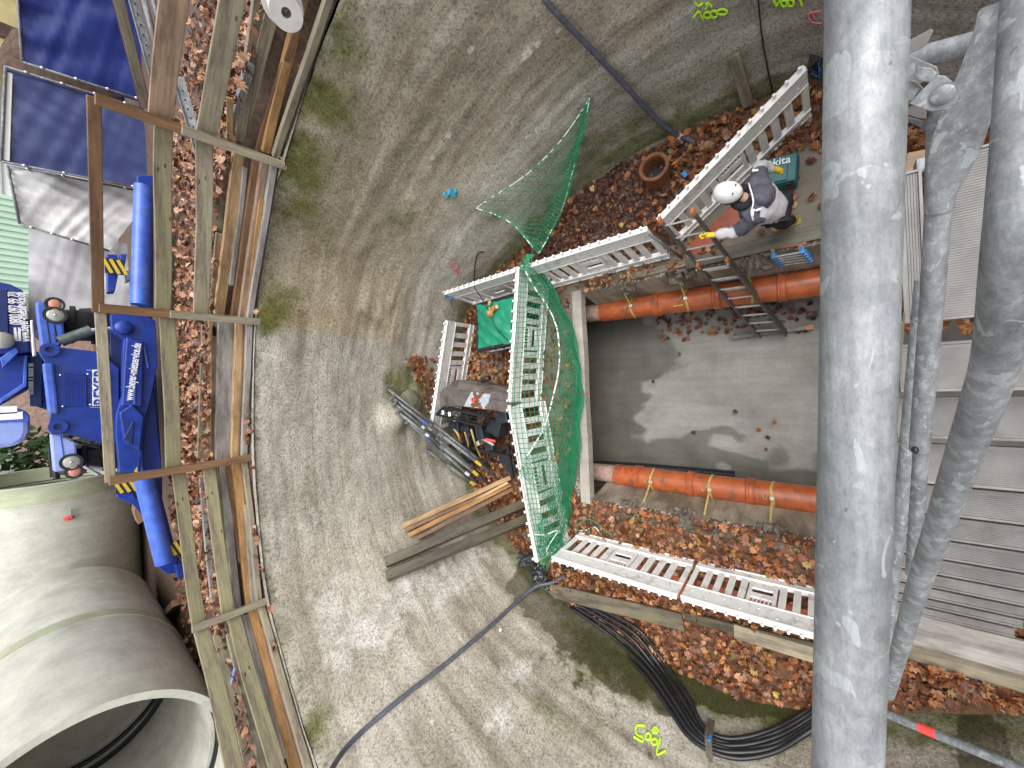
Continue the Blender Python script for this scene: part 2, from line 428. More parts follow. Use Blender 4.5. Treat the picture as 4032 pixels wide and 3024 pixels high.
def spline(pts, n):
    pts = [Vector(p) for p in pts]; out = []
    P_ = [pts[0]*2-pts[1]]+pts+[pts[-1]*2-pts[-2]]
    for i in range(1, len(P_)-2):
        for k in range(n):
            t = k/n; a, b, c, d = P_[i-1], P_[i], P_[i+1], P_[i+2]
            out.append(.5*((2*b)+(c-a)*t+(2*a-5*b+4*c-d)*t*t+(3*b-a-3*c+d)*t**3))
    out.append(pts[-1]); return out
def text_mesh(txt, size, mat, name, parent, p, xdir, zdir, thick=.004, bold=0.0, sx=1.0, fit=None):
    cu = bpy.data.curves.new(name, 'FONT'); cu.body = txt; cu.size = size; cu.extrude = thick; cu.align_x = 'CENTER'; cu.align_y = 'CENTER'; cu.offset = bold
    t = bpy.data.objects.new('tmp', cu); COL.objects.link(t)
    dg = bpy.context.evaluated_depsgraph_get(); me = bpy.data.meshes.new_from_object(t.evaluated_get(dg))
    bpy.data.objects.remove(t); bpy.data.curves.remove(cu)
    x = Vector(xdir).normalized(); z = Vector(zdir); z = (z-x*z.dot(x)).normalized(); y = x.cross(z)  # local: text x->x, text y->z, text normal -> -?
    nrm = x.cross(z)
    if fit: sx = fit/max(v.co.x*2 for v in me.vertices)
    m = Matrix((x*sx, z, nrm)).transposed().to_4x4(); m.translation = Vector(p)-(origin(parent) if parent else Vector())
    me.transform(m); me.materials.clear(); me.materials.append(MAT[mat]); me.name = name
    o = bpy.data.objects.new(name, me); COL.objects.link(o); o.parent = parent
    return o

# ------------------------------------------------------------------ shaft wall
PAIRS = [((-.3, -2.95), (-.3, -3.3)), ((1.1, -2.65), (1.3, -3.0)), ((2.1, -1.95), (2.6, -2.3)), ((2.7, -1.2), (3.4, -1.5)), ((3.2, -.6), (4.0, -.7)), ((3.66, 0), (4.5, .2)), ((3.75, .9), (4.75, 1.3)), ((3.72, 2.3), (4.5, 2.7)), ((3.38, 3.6), (4.13, 3.84)),
         ((2.9, 4.55), (3.61, 4.63)), ((2.42, 5.45), (3.03, 5.37)), ((1.85, 6.3), (2.4, 6.18)), ((.9, 6.8), (1.11, 6.65)), ((-.1, 7.02), (-.0, 6.9)), ((-1, 7.05), (-.96, 6.99)),
         ((-2.0, 6.75), (-2.1, 6.9)), ((-2.75, 6.1), (-3.09, 6.66)), ((-3.5, 5.3), (-4.08, 5.93)), ((-4.05, 4.5), (-4.78, 5.22)), ((-4.4, 3.5), (-5.35, 4.2)),
         ((-4.7, 2.3), (-5.8, 2.6)), ((-4.72, 1.2), (-6.0, 1.0)), ((-4.45, .2), (-5.8, -.2)), ((-4.0, -.7), (-5.2, -1.2)), ((-3.5, -1.6), (-4.5, -2.1)), ((-2.4, -2.4), (-2.9, -2.9)), ((-.3, -2.95), (-.3, -3.3))]
BASE = spline([(a[0], a[1], 0) for a, b in PAIRS], 36)
RIM = spline([(b[0], b[1], 4.3) for a, b in PAIRS], 36)
NW = len(BASE); NVW = 120
def fbm(p, o=4):
    return noise.fractal(p, 1.0, 2.0, o)
def build_wall():
    arc = [0]
    for i in range(1, NW): arc.append(arc[-1]+(BASE[i].lerp(RIM[i], .5)-BASE[i-1].lerp(RIM[i-1], .5)).length)
    vs = []; uv = []
    for j in range(NVW+1):
        t = j/NVW
        for i in range(NW):
            p = BASE[i].lerp(RIM[i], t); p.z = -.25+t*4.55
            a = BASE[max(i-1, 0)]; b = BASE[min(i+1, NW-1)]; tn = (b-a).normalized(); nr = Vector((-tn.y, tn.x, 0))
            s = arc[i]; z = p.z
            sl = z+.12*s*(.25 if s < 13 else -.05)+.25*noise.noise(Vector((s*.35, 3, 0)))
            zf = math.exp(-((z-1.7)/1.1)**2); d = .055*fbm(Vector((s*.5, z*.6, 0)), 3)
            amp = .4+.9*max(0, min(1, .5+noise.noise(Vector((s*.4, z*.5, 9)))*1.6))
            d += amp*zf*(.020*noise.noise(Vector((s*.45, sl*6.5, 1.5)))+.009*noise.noise(Vector((s*1.0, sl*13, 4.5))))
            d += .012*fbm(Vector((s*4, z*6, 7)), 3)
            if t > .97: d -= .02*noise.noise(Vector((s*5, 0, 0)))
            lump = Vector((-.55, 1.75)); q = (Vector((p.x, z))-lump); 
            if p.y > 5: d += .30*math.exp(-((q.x**2/.10+q.y**2/.10)**1.6))
            vs.append(p+nr*d); uv.append((s, z))
    fs = []
    for j in range(NVW):
        for i in range(NW-1):
            a = j*NW+i; fs.append((a, a+NW, a+NW+1, a+1))
    mb = MB(); mb.v = vs; mb.f = fs
    return mb, uv
wmb, wuv = build_wall()
WBVH = BVHTree.FromPolygons([tuple(v) for v in wmb.v], wmb.f)
def WH(x, y, off=0.0):
    """point where the ray through this photo pixel meets the shaft wall, lifted off it"""
    r = ray(x, y).normalized(); o = Vector((0, 0, CAMZ))
    h, nr, i, d = WBVH.ray_cast(o, r)
    if h is None or h.z < .02: return P(x, y, max(.02, off))
    if nr.dot(r) > 0: nr = -nr
    return h+nr*off
def WN(x, y):
    r = ray(x, y).normalized(); h, nr, i, d = WBVH.ray_cast(Vector((0, 0, CAMZ)), r)
    if nr is None: return Vector((0, 0, 1))
    return -nr if nr.dot(r) > 0 else nr
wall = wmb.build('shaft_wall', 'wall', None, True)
tag(wall, 'curved rough grey sprayed concrete wall lining the shaft', 'wall')
uvl = wall.data.uv_layers.new(name='UVMap'); 
lv = np.zeros(len(wall.data.loops), dtype=np.int32); wall.data.loops.foreach_get('vertex_index', lv)
uvl.data.foreach_set('uv', np.array(wuv, dtype=np.float32)[lv].ravel())
ST = {0: [(1280, 380, .55, .8), (1180, 640, .5, .85), (1150, 820, .5, .7), (1060, 1230, .45, .85), (1150, 1180, .3, .6), (1560, 860, .25, .6), (1610, 830, .25, .6), (1450, 1250, .4, .55),
          (1340, 130, .4, .7), (2300, 560, .35, .6), (2240, 650, .3, .5), (2520, 500, .35, .6), (2420, 540, .3, .55), (1950, 860, .35, .5), (1900, 960, .3, .5), (2350, 2560, .75, .75), (2500, 2700, .5, .9), (2250, 2480, .4, .6),
          (2800, 2720, .7, .95), (3050, 2800, .6, .95), (2650, 2620, .4, .9), (2300, 2900, .4, .5), (2150, 2820, .4, .45), (1650, 1560, .35, .7), (1520, 1500, .15, .8), (1400, 700, .5, .35), (1250, 900, .5, .45), (1100, 2500, .3, .6), (1230, 2880, .3, .8)],
      1: [(2010, 2300, .45, .9), (2120, 2200, .5, .9), (2180, 2400, .5, .95), (2050, 2430, .35, .7), (2200, 2580, .5, .75), (2330, 2680, .45, .9), (2450, 2680, .5, .9), (2480, 2560, .4, .9), (2800, 2720, .6, .8), (3050, 2800, .6, .8),
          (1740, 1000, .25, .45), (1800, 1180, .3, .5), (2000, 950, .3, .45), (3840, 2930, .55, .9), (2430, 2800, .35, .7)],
      2: [(1450, 2480, .6, .6), (1620, 2340, .5, .6), (1750, 2330, .4, .55), (1850, 2200, .45, .55), (1350, 2560, .5, .5), (1240, 2050, .5, .35), (1230, 2350, .5, .35), (2050, 2650, .35, .55), (1990, 2850, .25, .6), (1920, 2870, .14, .6), (1500, 1500, .5, .3),
          (1850, 200, .05, .9), (2070, 215, .09, 1), (2120, 175, .05, .9), (2200, 120, .05, .9), (1765, 535, .06, 1), (2115, 510, .06, 1), (2080, 540, .05, 1), (1705, 625, .05, .9), (1690, 660, .05, .9), (1940, 690, .04, .9),
          (1805, 960, .06, .9), (1700, 2840, .05, 1), (1760, 1030, .05, .8), (1350, 1400, .4, .3), (1850, 1500, .2, .5)]}
stn = np.zeros((len(wmb.v), 4), dtype=np.float32); stn[:, 3] = 1
VA = np.array([tuple(v) for v in wmb.v])
WARP = np.array([tuple(.30*noise.noise_vector(v*1.7)+.12*noise.noise_vector(v*5)) for v in wmb.v])
for ch, lst in ST.items():
    for x, y, r, a in lst:
        h = WH(x, y)
        if h is None: continue
        d2 = ((VA+WARP*min(1, r*1.6)-np.array(h))**2).sum(1)
        if ch == 2 and r < .1: d2 = d2*1.0+3*np.maximum(0, np.abs((VA-np.array(h))[:, 2])-r*.3)**2
        stn[:, ch] = np.maximum(stn[:, ch], a*np.exp(-d2/(r*r)))
nzw = np.array([noise.noise(Vector((u*1.6, 0, 2)))+.5*noise.noise(Vector((u*4.5, 1, 2))) for u, z in wuv])
rimw = np.clip((VA[:, 2]-(4.07+.13*nzw))/.05, 0, 1)
stn[:, 1] = np.maximum(stn[:, 1], rimw*.62)
stn[:, 0] = np.maximum(stn[:, 0], np.clip((VA[:, 2]-3.9)/.5, 0, 1)*.45)
stn[:, 0] = np.maximum(stn[:, 0], np.clip((.55+.2*nzw-VA[:, 2])/.3, 0, 1)*.62)
def project(A):
    C = (A-np.array([0, 0, CAMZ])) @ ROT
    return 2016+FPX*C[:, 0]/-C[:, 2], 1512-FPX*C[:, 1]/-C[:, 2]
_px, _py = project(VA+WARP*.55)
def poly_mask(poly, soft):
    ins = np.zeros(len(_px), bool); dm = np.full(len(_px), 1e9); n = len(poly)
    for i in range(n):
        x0, y0 = poly[i]; x1, y1 = poly[(i+1) % n]
        cr = ((y0 > _py) != (y1 > _py)) & (_px < (x1-x0)*(_py-y0)/((y1-y0) or 1e-9)+x0); ins ^= cr
        t = np.clip(((_px-x0)*(x1-x0)+(_py-y0)*(y1-y0))/((x1-x0)**2+(y1-y0)**2), 0, 1)
        dm = np.minimum(dm, np.hypot(_px-x0-t*(x1-x0), _py-y0-t*(y1-y0)))
    sd_ = np.where(ins, dm, -dm); return np.clip(.5+sd_/soft, 0, 1)
LOWP = [(1985, 2300), (2090, 2170), (2200, 2290), (2300, 2390), (2450, 2540), (2700, 2650), (3300, 2780), (3300, 2870), (2900, 2835), (2700, 2800), (2540, 2790), (2420, 2740), (2330, 2640), (2200, 2560), (2070, 2420)]
m_ = poly_mask(LOWP, 50); stn[:, 1] = np.maximum(stn[:, 1]*.6, m_*.8)
m_ = poly_mask([(2330, 2470), (2480, 2560), (2700, 2650), (3300, 2780), (3300, 2870), (2900, 2820), (2600, 2760), (2500, 2700), (2330, 2580)], 90); stn[:, 0] = np.maximum(stn[:, 0], m_*.85)
m_ = poly_mask([(2330, 590), (2500, 520), (2700, 430), (2850, 370), (3000, 380), (2900, 520), (2560, 640), (2380, 760), (2260, 850), (2180, 800)], 60); stn[:, 0] = np.maximum(stn[:, 0], m_*.52)
m_ = poly_mask([(1480, 1480), (1560, 1430), (1700, 1470), (1720, 1600), (1640, 1700), (1560, 1620), (1500, 1560)], 60); stn[:, 0] = np.maximum(stn[:, 0], m_*.6)
m_ = poly_mask([(1330, 2180), (1480, 2290), (1520, 2230), (1650, 2200), (1900, 2110), (2000, 2150), (1960, 2290), (1700, 2440), (1480, 2560), (1250, 2600), (1180, 2400)], 120); stn[:, 2] = np.maximum(stn[:, 2], m_*.42)
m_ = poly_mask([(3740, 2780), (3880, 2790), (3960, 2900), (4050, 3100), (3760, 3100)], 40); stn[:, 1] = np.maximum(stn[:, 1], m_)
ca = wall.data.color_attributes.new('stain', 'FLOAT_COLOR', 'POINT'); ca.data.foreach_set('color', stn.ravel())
_h = np.array(WH(1300, 1330)); _i = int(((VA-_h)**2).sum(1).argmin()); S0 = wuv[_i][0]
_s = np.array([u for u, z in wuv]); _z = VA[:, 2]
tone = np.clip((S0-_s+.06*nzw)/.12, 0, 1)*np.clip((_z-1.5+.5*nzw)/.6, 0, 1)*(.45+.55*np.exp(-((S0-_s)/1.6)**2))
tone = np.maximum(tone, .15*np.clip((_s-S0-3.2+.3*nzw)/.5, 0, 1))
at_ = wall.data.attributes.new('tone', 'FLOAT', 'POINT'); at_.data.foreach_set('value', tone.astype(np.float32))

# ------------------------------------------------------------------ ground, floor, pit
RIMC = [v.copy() for v in RIM[::6]]
def ground():
    mb = MB()
    # annulus from just behind the rim outwards, slightly uneven
    def off(p, k, z):
        c = Vector((-.6, 0, 0)); d = Vector((p.x-c.x, p.y-c.y, 0)); L = d.length; d.normalize()
        return Vector((c.x, c.y, z))+d*(L+k)
    ks = [.0, .12, .16, .3, .6, 1, 1.5, 2.2, 3.2, 5, 8, 14, 30, 80, 200]
    zs = [4.3, 4.3, 4.31, 4.36, 4.70]+[4.75]*10
    nR = len(RIMC)
    for k, z in zip(ks, zs):
        for p in RIMC:
            q = off(p, k, z); q.z += (.03*noise.noise(Vector((q.x*1.5, q.y*1.5, 0))) if k > .2 else 0)
            mb.v.append(q)
    for j in range(len(ks)-1):
        for i in range(nR-1):
            a = j*nR+i; mb.f.append((a, a+nR, a+nR+1, a+1))
    # behind the viewer
    b = len(mb.v)
    return mb
g = ground().build('ground', 'soil', None, True); tag(g, kind='structure')
lip = MB()
def lipf(u, v):
    p = RIMC[int(round(u*(len(RIMC)-1)))]; c = Vector((-.6, 0, 4.3)); d = (p-c).normalized(); 
    return p+d*(v*.12-.01)+Vector((0, 0, .012+.006*noise.noise(p*5)))
lip.grid(lipf, len(RIMC)-1, 2)
o = lip.build('wall_coping', 'wall', wall, True); o['label'] = 'mossy upper edge of the sprayed concrete wall'
PX0, PX1, PY1 = -2.2, 1.62, 3.45
def pit_x0(y): return PX0
fl = MB()
def inside_plan(x, y):
    # inside the base outline?
    n = 0; L = BASE[::12]
    for i in range(len(L)):
        a, b = L[i], L[(i+1) % len(L)]
        if (a.y > y) != (b.y > y):
            if x < (b.x-a.x)*(y-a.y)/(b.y-a.y)+a.x: n += 1
    return n % 2 == 1
def fz(x, y): return .035*noise.noise(Vector((x*1.1, y*1.1, 0)))+.012*noise.noise(Vector((x*5, y*5, 3)))
def floor_patch(mb, x0, x1, y0, y1, st=.12):
    nx = max(1, int((x1-x0)/st)); ny = max(1, int((y1-y0)/st))
    mb.grid(lambda u, v: (x0+(x1-x0)*u, y0+(y1-y0)*v, fz(x0+(x1-x0)*u, y0+(y1-y0)*v)), nx, ny)
floor_patch(fl, PX1, 5.0, -3.2, 7.4); floor_patch(fl, -6.0, PX0, -3.2, 7.4); floor_patch(fl, PX0, PX1, PY1, 7.4)
tag(fl.build('shaft_floor', 'floor', None, True), kind='structure')
# pit floor reaching under the slab
pf = MB(); PZ = -1.8
pf.grid(lambda u, v: (-2.4+4.2*u, -4+10.5*v, PZ+.012*noise.noise(Vector((u*9, v*30, 0)))-.06*math.cos((u-.5)*3)), 84, 160)
pfo = pf.build('pit_floor', 'pit', None, True); tag(pfo, kind='structure')
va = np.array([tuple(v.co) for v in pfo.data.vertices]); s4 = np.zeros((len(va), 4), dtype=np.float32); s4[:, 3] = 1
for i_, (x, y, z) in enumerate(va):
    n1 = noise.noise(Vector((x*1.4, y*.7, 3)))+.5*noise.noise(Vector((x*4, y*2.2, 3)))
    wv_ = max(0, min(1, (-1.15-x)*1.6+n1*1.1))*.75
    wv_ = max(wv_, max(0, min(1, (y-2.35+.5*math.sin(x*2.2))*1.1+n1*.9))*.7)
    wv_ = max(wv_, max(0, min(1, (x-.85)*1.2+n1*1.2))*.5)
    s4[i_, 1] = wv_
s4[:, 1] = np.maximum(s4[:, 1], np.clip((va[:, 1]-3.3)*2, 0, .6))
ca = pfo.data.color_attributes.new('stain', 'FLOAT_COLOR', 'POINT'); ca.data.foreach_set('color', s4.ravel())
def pit_side(x, sgn):
    mb = MB()
    def f(u, v):
        y = -4+(PY1+4)*u; z = .02-1.84*v
        q = x+sgn*(.03*noise.noise(Vector((y*1.5, z*2, x)))-.16*min(1, v/.4))
        return (q, y, z)
    mb.grid(f, 90, 24); return mb
for x, s_ in ((PX1, 1), (PX0, -1)):
    o = pit_side(x, s_).build('pit_wall', 'pitwall', None, True)
    tag(o, 'stained concrete side of the open pit '+('below the person and ladder' if s_ > 0 else 'beside the left orange pipe under the red board'), 'wall')
# inner dark side walls below the slab
sb = MB(); sb.box((-.29, 5.0, -.06), (4.1, 2.9, .10)); 
tag(sb.build('cover_slab', 'floor'), kind='structure')
us = MB(); us.box((1.85, 5, -1), (.1, 3.1, 1.8)); us.box((-2.45, 5, -1), (.1, 3.1, 1.8)); us.box((-.3, 6.5, -1), (4.4, .1, 1.8))
tag(us.build('culvert_wall', 'pitwall'), 'dark concrete sides of the culvert beneath the slab edge', 'wall')
# pale concrete edge of the slab over the culvert
e = MB()
def edgef(u, v):
    x = -2.28+3.95*u; a = v*2*math.pi
    yy = 3.50+.035*noise.noise(Vector((x*1.2, 1, 1))); 
    cy, cz = max(-1, min(1, 1.5*math.cos(a))), max(-1, min(1, 1.5*math.sin(a)))
    return (x, yy+.03+cy*.095, -.02+cz*.085+.012*noise.noise(Vector((x*3, v*3, 0))))
e.grid(edgef, 60, 16)
o = single(e, 'slab_edge', 'slab', 'pale concrete edge beam at the far end of the open pit', 'beam', smooth='auto')
MB().box((-.25+.0, 3.53, -.02), (.02, .186, .182)).build('paint_mark', 'pred', o)

# ------------------------------------------------------------------ leaves
MAPLE = []
_lobes = [(-2.6, .50), (-2.05, .62), (-1.75, .52), (-1.35, .88), (-.98, .58), (-.62, .98), (-.30, .66), (0, 1.05), (.30, .66), (.62, .98), (.98, .58), (1.35, .88), (1.75, .52), (2.05, .62), (2.6, .50), (3.14, .22)]
for a, r in _lobes: MAPLE.append((r*math.sin(a), r*math.cos(a)))
LCOL = [((.34, .12, .035), 5), ((.42, .17, .06), 5), ((.22, .075, .028), 5), ((.47, .24, .10), 3), ((.44, .30, .08), .8), ((.13, .05, .025), 7), ((.20, .09, .045), 4), ((.46, .25, .15), 1.4), ((.28, .22, .07), .5)]
WETC = [((.16, .06, .03), 4), ((.085, .04, .03), 6), ((.23, .09, .04), 2), ((.06, .035, .03), 5), ((.33, .20, .05), .6)]
RIMCC = [((.36, .165, .085), 5), ((.44, .235, .125), 4), ((.27, .11, .055), 5), ((.54, .34, .22), 2.2), ((.14, .06, .035), 5), ((.5, .32, .10), .5)]
def leaves(pts, name, pal, size=(.045, .085), tilt=.5, label=None):
    vs = []; fs = []; cs = []
    cols = [c for c, w_ in pal]; ws = [w_ for c, w_ in pal]
    for p, nr in pts:
        s = random.uniform(*size); c = random.choices(cols, ws)[0]; k = random.uniform(.75, 1.25); c = (c[0]*k*.82, c[1]*k*.80, c[2]*k*.82, 1)
        a = random.uniform(0, 6.28); tx, ty = random.gauss(0, tilt), random.gauss(0, tilt)
        q = Vector(nr).normalized().to_track_quat('Z', 'Y').to_matrix() @ Matrix.Rotation(ty, 3, 'Y') @ Matrix.Rotation(tx, 3, 'X') @ Matrix.Rotation(a, 3, 'Z')
        cu1, cu2 = random.uniform(-.2, .75), random.uniform(-.2, .75); lift = s*abs(math.sin(tx))*.5+s*abs(math.sin(ty))*.5
        o = len(vs)
        def wv(x, y): return p+q @ Vector((x*s, y*s, s*(cu1*x*x+cu2*y*y*.6)))+Vector(nr)*lift
        vs.append(wv(0, 0)); cs.append(c)
        for (x, y) in MAPLE:
            j = random.uniform(.85, 1.15); vs.append(wv(x*j, y*j)); cs.append(c)
        n = len(MAPLE)
        fs += [(o, o+1+i, o+1+(i+1) % n) for i in range(n)]
    me = bpy.data.meshes.new(name); me.from_pydata([tuple(v) for v in vs], [], fs); me.materials.append(MAT['leaf'])
    ca = me.color_attributes.new('col', 'FLOAT_COLOR', 'POINT'); ca.data.foreach_set('color', np.array(cs, dtype=np.float32).ravel())
    o = bpy.data.objects.new(name, me); COL.objects.link(o); tag(o, kind='stuff'); return o
def in_pit(x, y, m=0): return PX0-m < x < PX1+m and y < PY1+.25+m
pts = []
def ptnz(x, y): return noise.noise(Vector((x*1.3, y*1.3, 5)))
def leafdens(x, y):
    nn = ptnz(x, y)
    if x < PX0:                                     # left walkway: thick carpet
        if -3.35 < x < -3.1: return .5
        return 1.0
    if y > PY1:                                     # back strip
        if abs(y-4.25) < .28: return .25
        return .85 if y > 4.5 else .3+.5*nn
    d = .06+.22*max(0, nn)                          # right walkway
    if y < 2.9:
        wd = 3.75-x if y > 0 else 3.75-x-(-y)*.85
        if wd < .95+.25*nn: d = .95
        if y > 1.75 and x > 2.1: d = .22
    else:
        d = .2
        if x < 2.1: d = .6
    if 1.62 < x < 1.95 and nn > .15: d = max(d, .4)
    return d
for _ in range(36000):
    x = random.uniform(-5.2, 3.9); y = random.uniform(-2.6, 7.1)
    if in_pit(x, y, .03) or not inside_plan(x, y): continue
    if random.random() < leafdens(x, y)*.7: pts.append((Vector((x, y, fz(x, y)+random.uniform(.008, .07))), Vector((0, 0, 1))))
leaves(pts, 'fallen_leaves', LCOL, (.036, .082), .42)
fo = bpy.data.objects['shaft_floor']; li = [min(1, max(0, (leafdens(v.co.x, v.co.y)-.15)*1.6)) if not in_pit(v.co.x, v.co.y, -.05) else 0 for v in fo.data.vertices]
at_ = fo.data.attributes.new('litter', 'FLOAT', 'POINT'); at_.data.foreach_set('value', np.array(li, dtype=np.float32))
pts = []
for _ in range(8500):                               # wet dark leaves behind the right barrier
    x = random.uniform(2.05, 3.7); y = random.uniform(1.6, 4.6)
    if not inside_plan(x, y) or x < 2.1: continue
    if random.random() < .85: pts.append((Vector((x, y, fz(x, y)+random.uniform(.002, .035))), Vector((0, 0, 1))))
leaves(pts, 'wet_leaves', WETC, (.03, .065), .35)
pts = []
for _ in range(260):                                # few leaves in the pit
    x = random.gauss(1.12, .22); y = random.uniform(-1, 2.7)
    if x < 1.6: pts.append((Vector((x, y, PZ+.02-.06*math.cos(((x+2.4)/4.2-.5)*3)+.02)), Vector((0, 0, 1))))
for px, py in [(2898, 1618), (2990, 1690), (3050, 1665), (3015, 1770), (2730, 1705), (3025, 1720), (2570, 1500), (2630, 1330)]:
    pts.append((P(px, py, PZ+.01), Vector((0, 0, 1))))
leaves(pts, 'pit_leaves', WETC[:3]+[((.34, .12, .035), 3)], (.04, .07), .25)
pts = []
def rimray(px, py, lo=4.75):
    return P(px, py, lo)
for _ in range(19000):                              # rim ground
    i = random.randrange(0, len(RIM)); p = RIM[i]; c = Vector((-.6, 0, 4.3)); d = (p-c).normalized()
    k = random.uniform(.22, 3.4)**1.0; q = p+d*k; q.z = 4.77+random.uniform(0, .03)
    if q.y < 3.0 or abs(q.x) > 7: continue
    dens = 1 if -3.2 < q.x < 6 else .45
    if k > 2.5: dens *= .6
    if random.random() < dens*.8: pts.append((q, Vector((0, 0, 1))))
leaves(pts, 'rim_leaves', RIMCC, (.045, .085), .5)
pts = []
for _ in range(420):                                # leaves lying along the coping
    i = random.randrange(0, len(RIM)); p = RIM[i]; c = Vector((-.6, 0, 4.3)); d = (p-c).normalized()
    if p.y < 3: continue
    if noise.noise(Vector((i*.03, 0, 0))) < .05: continue
    pts.append((p+d*random.uniform(.0, .12)+Vector((0, 0, .03)), Vector((0, 0, 1))))
for px, py in [(1130, 640), (1125, 655), (1010, 1230), (1000, 1850), (1075, 2385), (1070, 2400), (1015, 1835)]:
    pts.append((P(px, py, 4.36), Vector((0, -.4, 1))))
leaves(pts, 'coping_leaves', RIMCC, (.05, .08), .5)
bb = MB(); _c = WH(1600, 1585)
bb.ball(_c+Vector((0, .05, -.10)), (.30, .16, .34), 40, 26)
for v in bb.v: v += Vector((.07, .05, .07))*noise.noise(v*3.2)+Vector((.02, .02, .02))*noise.noise(v*11)
single(bb, 'wall_bulge', simple('mossy_concrete', (.23, .215, .15), .9, 0, .3, 5, .9, 35, dirt=(.10, .10, .04)), 'mossy grey bulge of concrete on the wall above the farthest barrier', 'bulge', smooth=True)
# leaves caught on the wall lump
pts = []
for _ in range(170):
    px, py = random.gauss(1650, 17), random.gauss(1446, 22)
    if random.random() < .35: px, py = random.gauss(1690, 18), random.gauss(1530, 50)
    h = WH(px, py, .03)
    if h: pts.append((h, WN(px, py)*.6+Vector((0, 0, .6))))
leaves(pts, 'ledge_leaves', LCOL, (.05, .085), .5)

# ------------------------------------------------------------------ timber guard rail along the rim
def rimpt(px, py, z=4.3): return P(px, py, z)
POST = [P(1125, 655, 4.25), P(1022, 1268, 4.25), P(1002, 1800, 4.25), P(1063, 2362, 4.25)]
def up_along(b, px, py):     # point over b where a photo height is reached
    d = math.hypot(b.x, b.y); r = ray(px, py); return CAMZ+r.z*d/math.hypot(r.x, r.y)
TOPZ = [up_along(POST[0], 365, 385), up_along(POST[1], 385, 1210), up_along(POST[2], 420, 1890), up_along(POST[3], 755, 2485)]
PM = ['wood_old', 'wood_old', 'wood_old', 'wood_old']
labs = ['weathered guard post with a fresher brown upper end, nearest the blue tarpaulins',
        'weathered guard post with a brown upper half, in front of the right headlamp',
        'brown guard post in front of the left headlamp, third from the tarpaulins',
        'shorter grey guard post beside the concrete pipes']
lean = [(.0, 0), (0, 0), (0, 0), (0, 0)]
TOPP = []
for i in range(4):
    b = POST[i]; inw = Vector((-b.x, -b.y, 0)).normalized(); b2 = b+inw*.03
    t = Vector((b2.x, b2.y, TOPZ[i]))
    tgt = [(372, 388), (388, 1212), (428, 1895), (755, 2478)][i]
    rr = ray(*tgt); k = math.hypot(b2.x, b2.y)/math.hypot(rr.x, rr.y); t = Vector((rr.x*k, rr.y*k, CAMZ+rr.z*k))
    TOPP.append(t)
    up = Vector((b.x, b.y, 0)).normalized()
    r = thing('guard_post', labs[i], 'post', b2, 'guard posts on the shaft rim')
    if i < 2:
        m = b2.lerp(t, .62)
        timber('lower_length', b2, m, .10, .055, 'wood_old', None, up=up, parent=r)
        timber('upper_length', b2.lerp(t, .5)+inw*-.056, t, .105, .055, 'wood_brown', 'fresher brown upper length', up=up, parent=r)
    elif i == 2: timber('post_timber', b2, t, .11, .07, 'wood_brown', None, up=up, parent=r)
    else: timber('post_timber', b2, t, .10, .06, 'wood_old', None, up=up, parent=r)
def rail(name, a, b, width, mat, label, out=.10, th=.035, group=None, cat='rail'):
    """a, b: (px, py, horizontal reach) ends of a horizontal board"""
    return timber(name, a, b, th, width, mat, label, cat, group, up=Vector((0, 0, 1)), warp=.02)
def RB(i, z, out=.05, t=0.0):
    """point on post line segment at height z, just behind the posts"""
    if i < 0:  a = POST[0]; q = P(1330, -10, 4.25)+Vector((.35, -.55, 0))
    elif i > 3: a = POST[3]; q = P(1300, 3200, 4.25)
    else: a = POST[i]; q = a
    d = Vector((q.x, q.y, 0)).normalized()
    return Vector((q.x, q.y, z))+d*out
def hz(i, px):
    """world height at which image column px meets the post-i line"""
    b = POST[i]; py = 1500
    x0, y0, x1, y1 = [(1120, 660, 365, 385), (1020, 1268, 385, 1210), (1000, 1797, 420, 1890), (1060, 2360, 750, 2485)][i]
    py = y0+(y1-y0)*(px-x0)/(x1-x0); return up_along(b, px, py)
G = 'boards nailed along the guard posts'
e0 = P(1420, -160, 4.25); e0 = Vector((e0.x, e0.y, 0))
def far(i): return e0 if i < 0 else Vector((P(1330, 3240, 4.25).x, P(1330, 3240, 4.25).y, 0))
def pt(i, z, out=.08):
    q = far(i) if i in (-1, 4) else Vector((POST[i].x, POST[i].y, 0))
    return Vector((q.x, q.y, z))+q.normalized()*out
BR = [  # seg a,b, z at a, z at b, width, mat, label
    (-1, 0, hz(0, 642)+.06, hz(0, 640), .20, 'wood_pink', 'broad pinkish plank in front of the blue tarpaulins, upper of two'),
    (-1, 0, hz(0, 815)+.04, hz(0, 815), .19, 'wood_old', 'broad mossy grey plank running out at the top edge, lower of two'),
    (0, 1, hz(0, 655), hz(1, 645), .155, 'wood_green', 'mossy upper guard board between the first two posts'),
    (0, 1, hz(0, 815), hz(1, 800), .165, 'wood_old', 'grey lower guard board between the first two posts'),
    (1, 2, hz(1, 665), hz(2, 690), .165, 'wood_green', 'greenish guard board in front of the blue machine feet'),
    (2, 3, hz(2, 705), hz(3, 790), .15, 'wood_green', 'mossy upper guard board left of the machine, by the pipes'),
    (2, 3, hz(2, 822), hz(3, 905), .15, 'wood_green', 'mossy lower guard board left of the machine, by the pipes'),
    (3, 4, hz(3, 795), hz(3, 800)-.05, .17, 'wood_green', 'yellow-green guard board in front of the pipe opening'),
    (3, 4, hz(3, 925), hz(3, 925)-.05, .165, 'wood_green', 'pale mossy guard board below the pipe opening'),
]
for k, (a, b, za, zb, wd, m, lab) in enumerate(BR):
    timber('guard_board', pt(a, za, .075), pt(b, zb, .075), .035, wd, m, lab, 'board', G, up=(0, 0, 1), warp=.02)
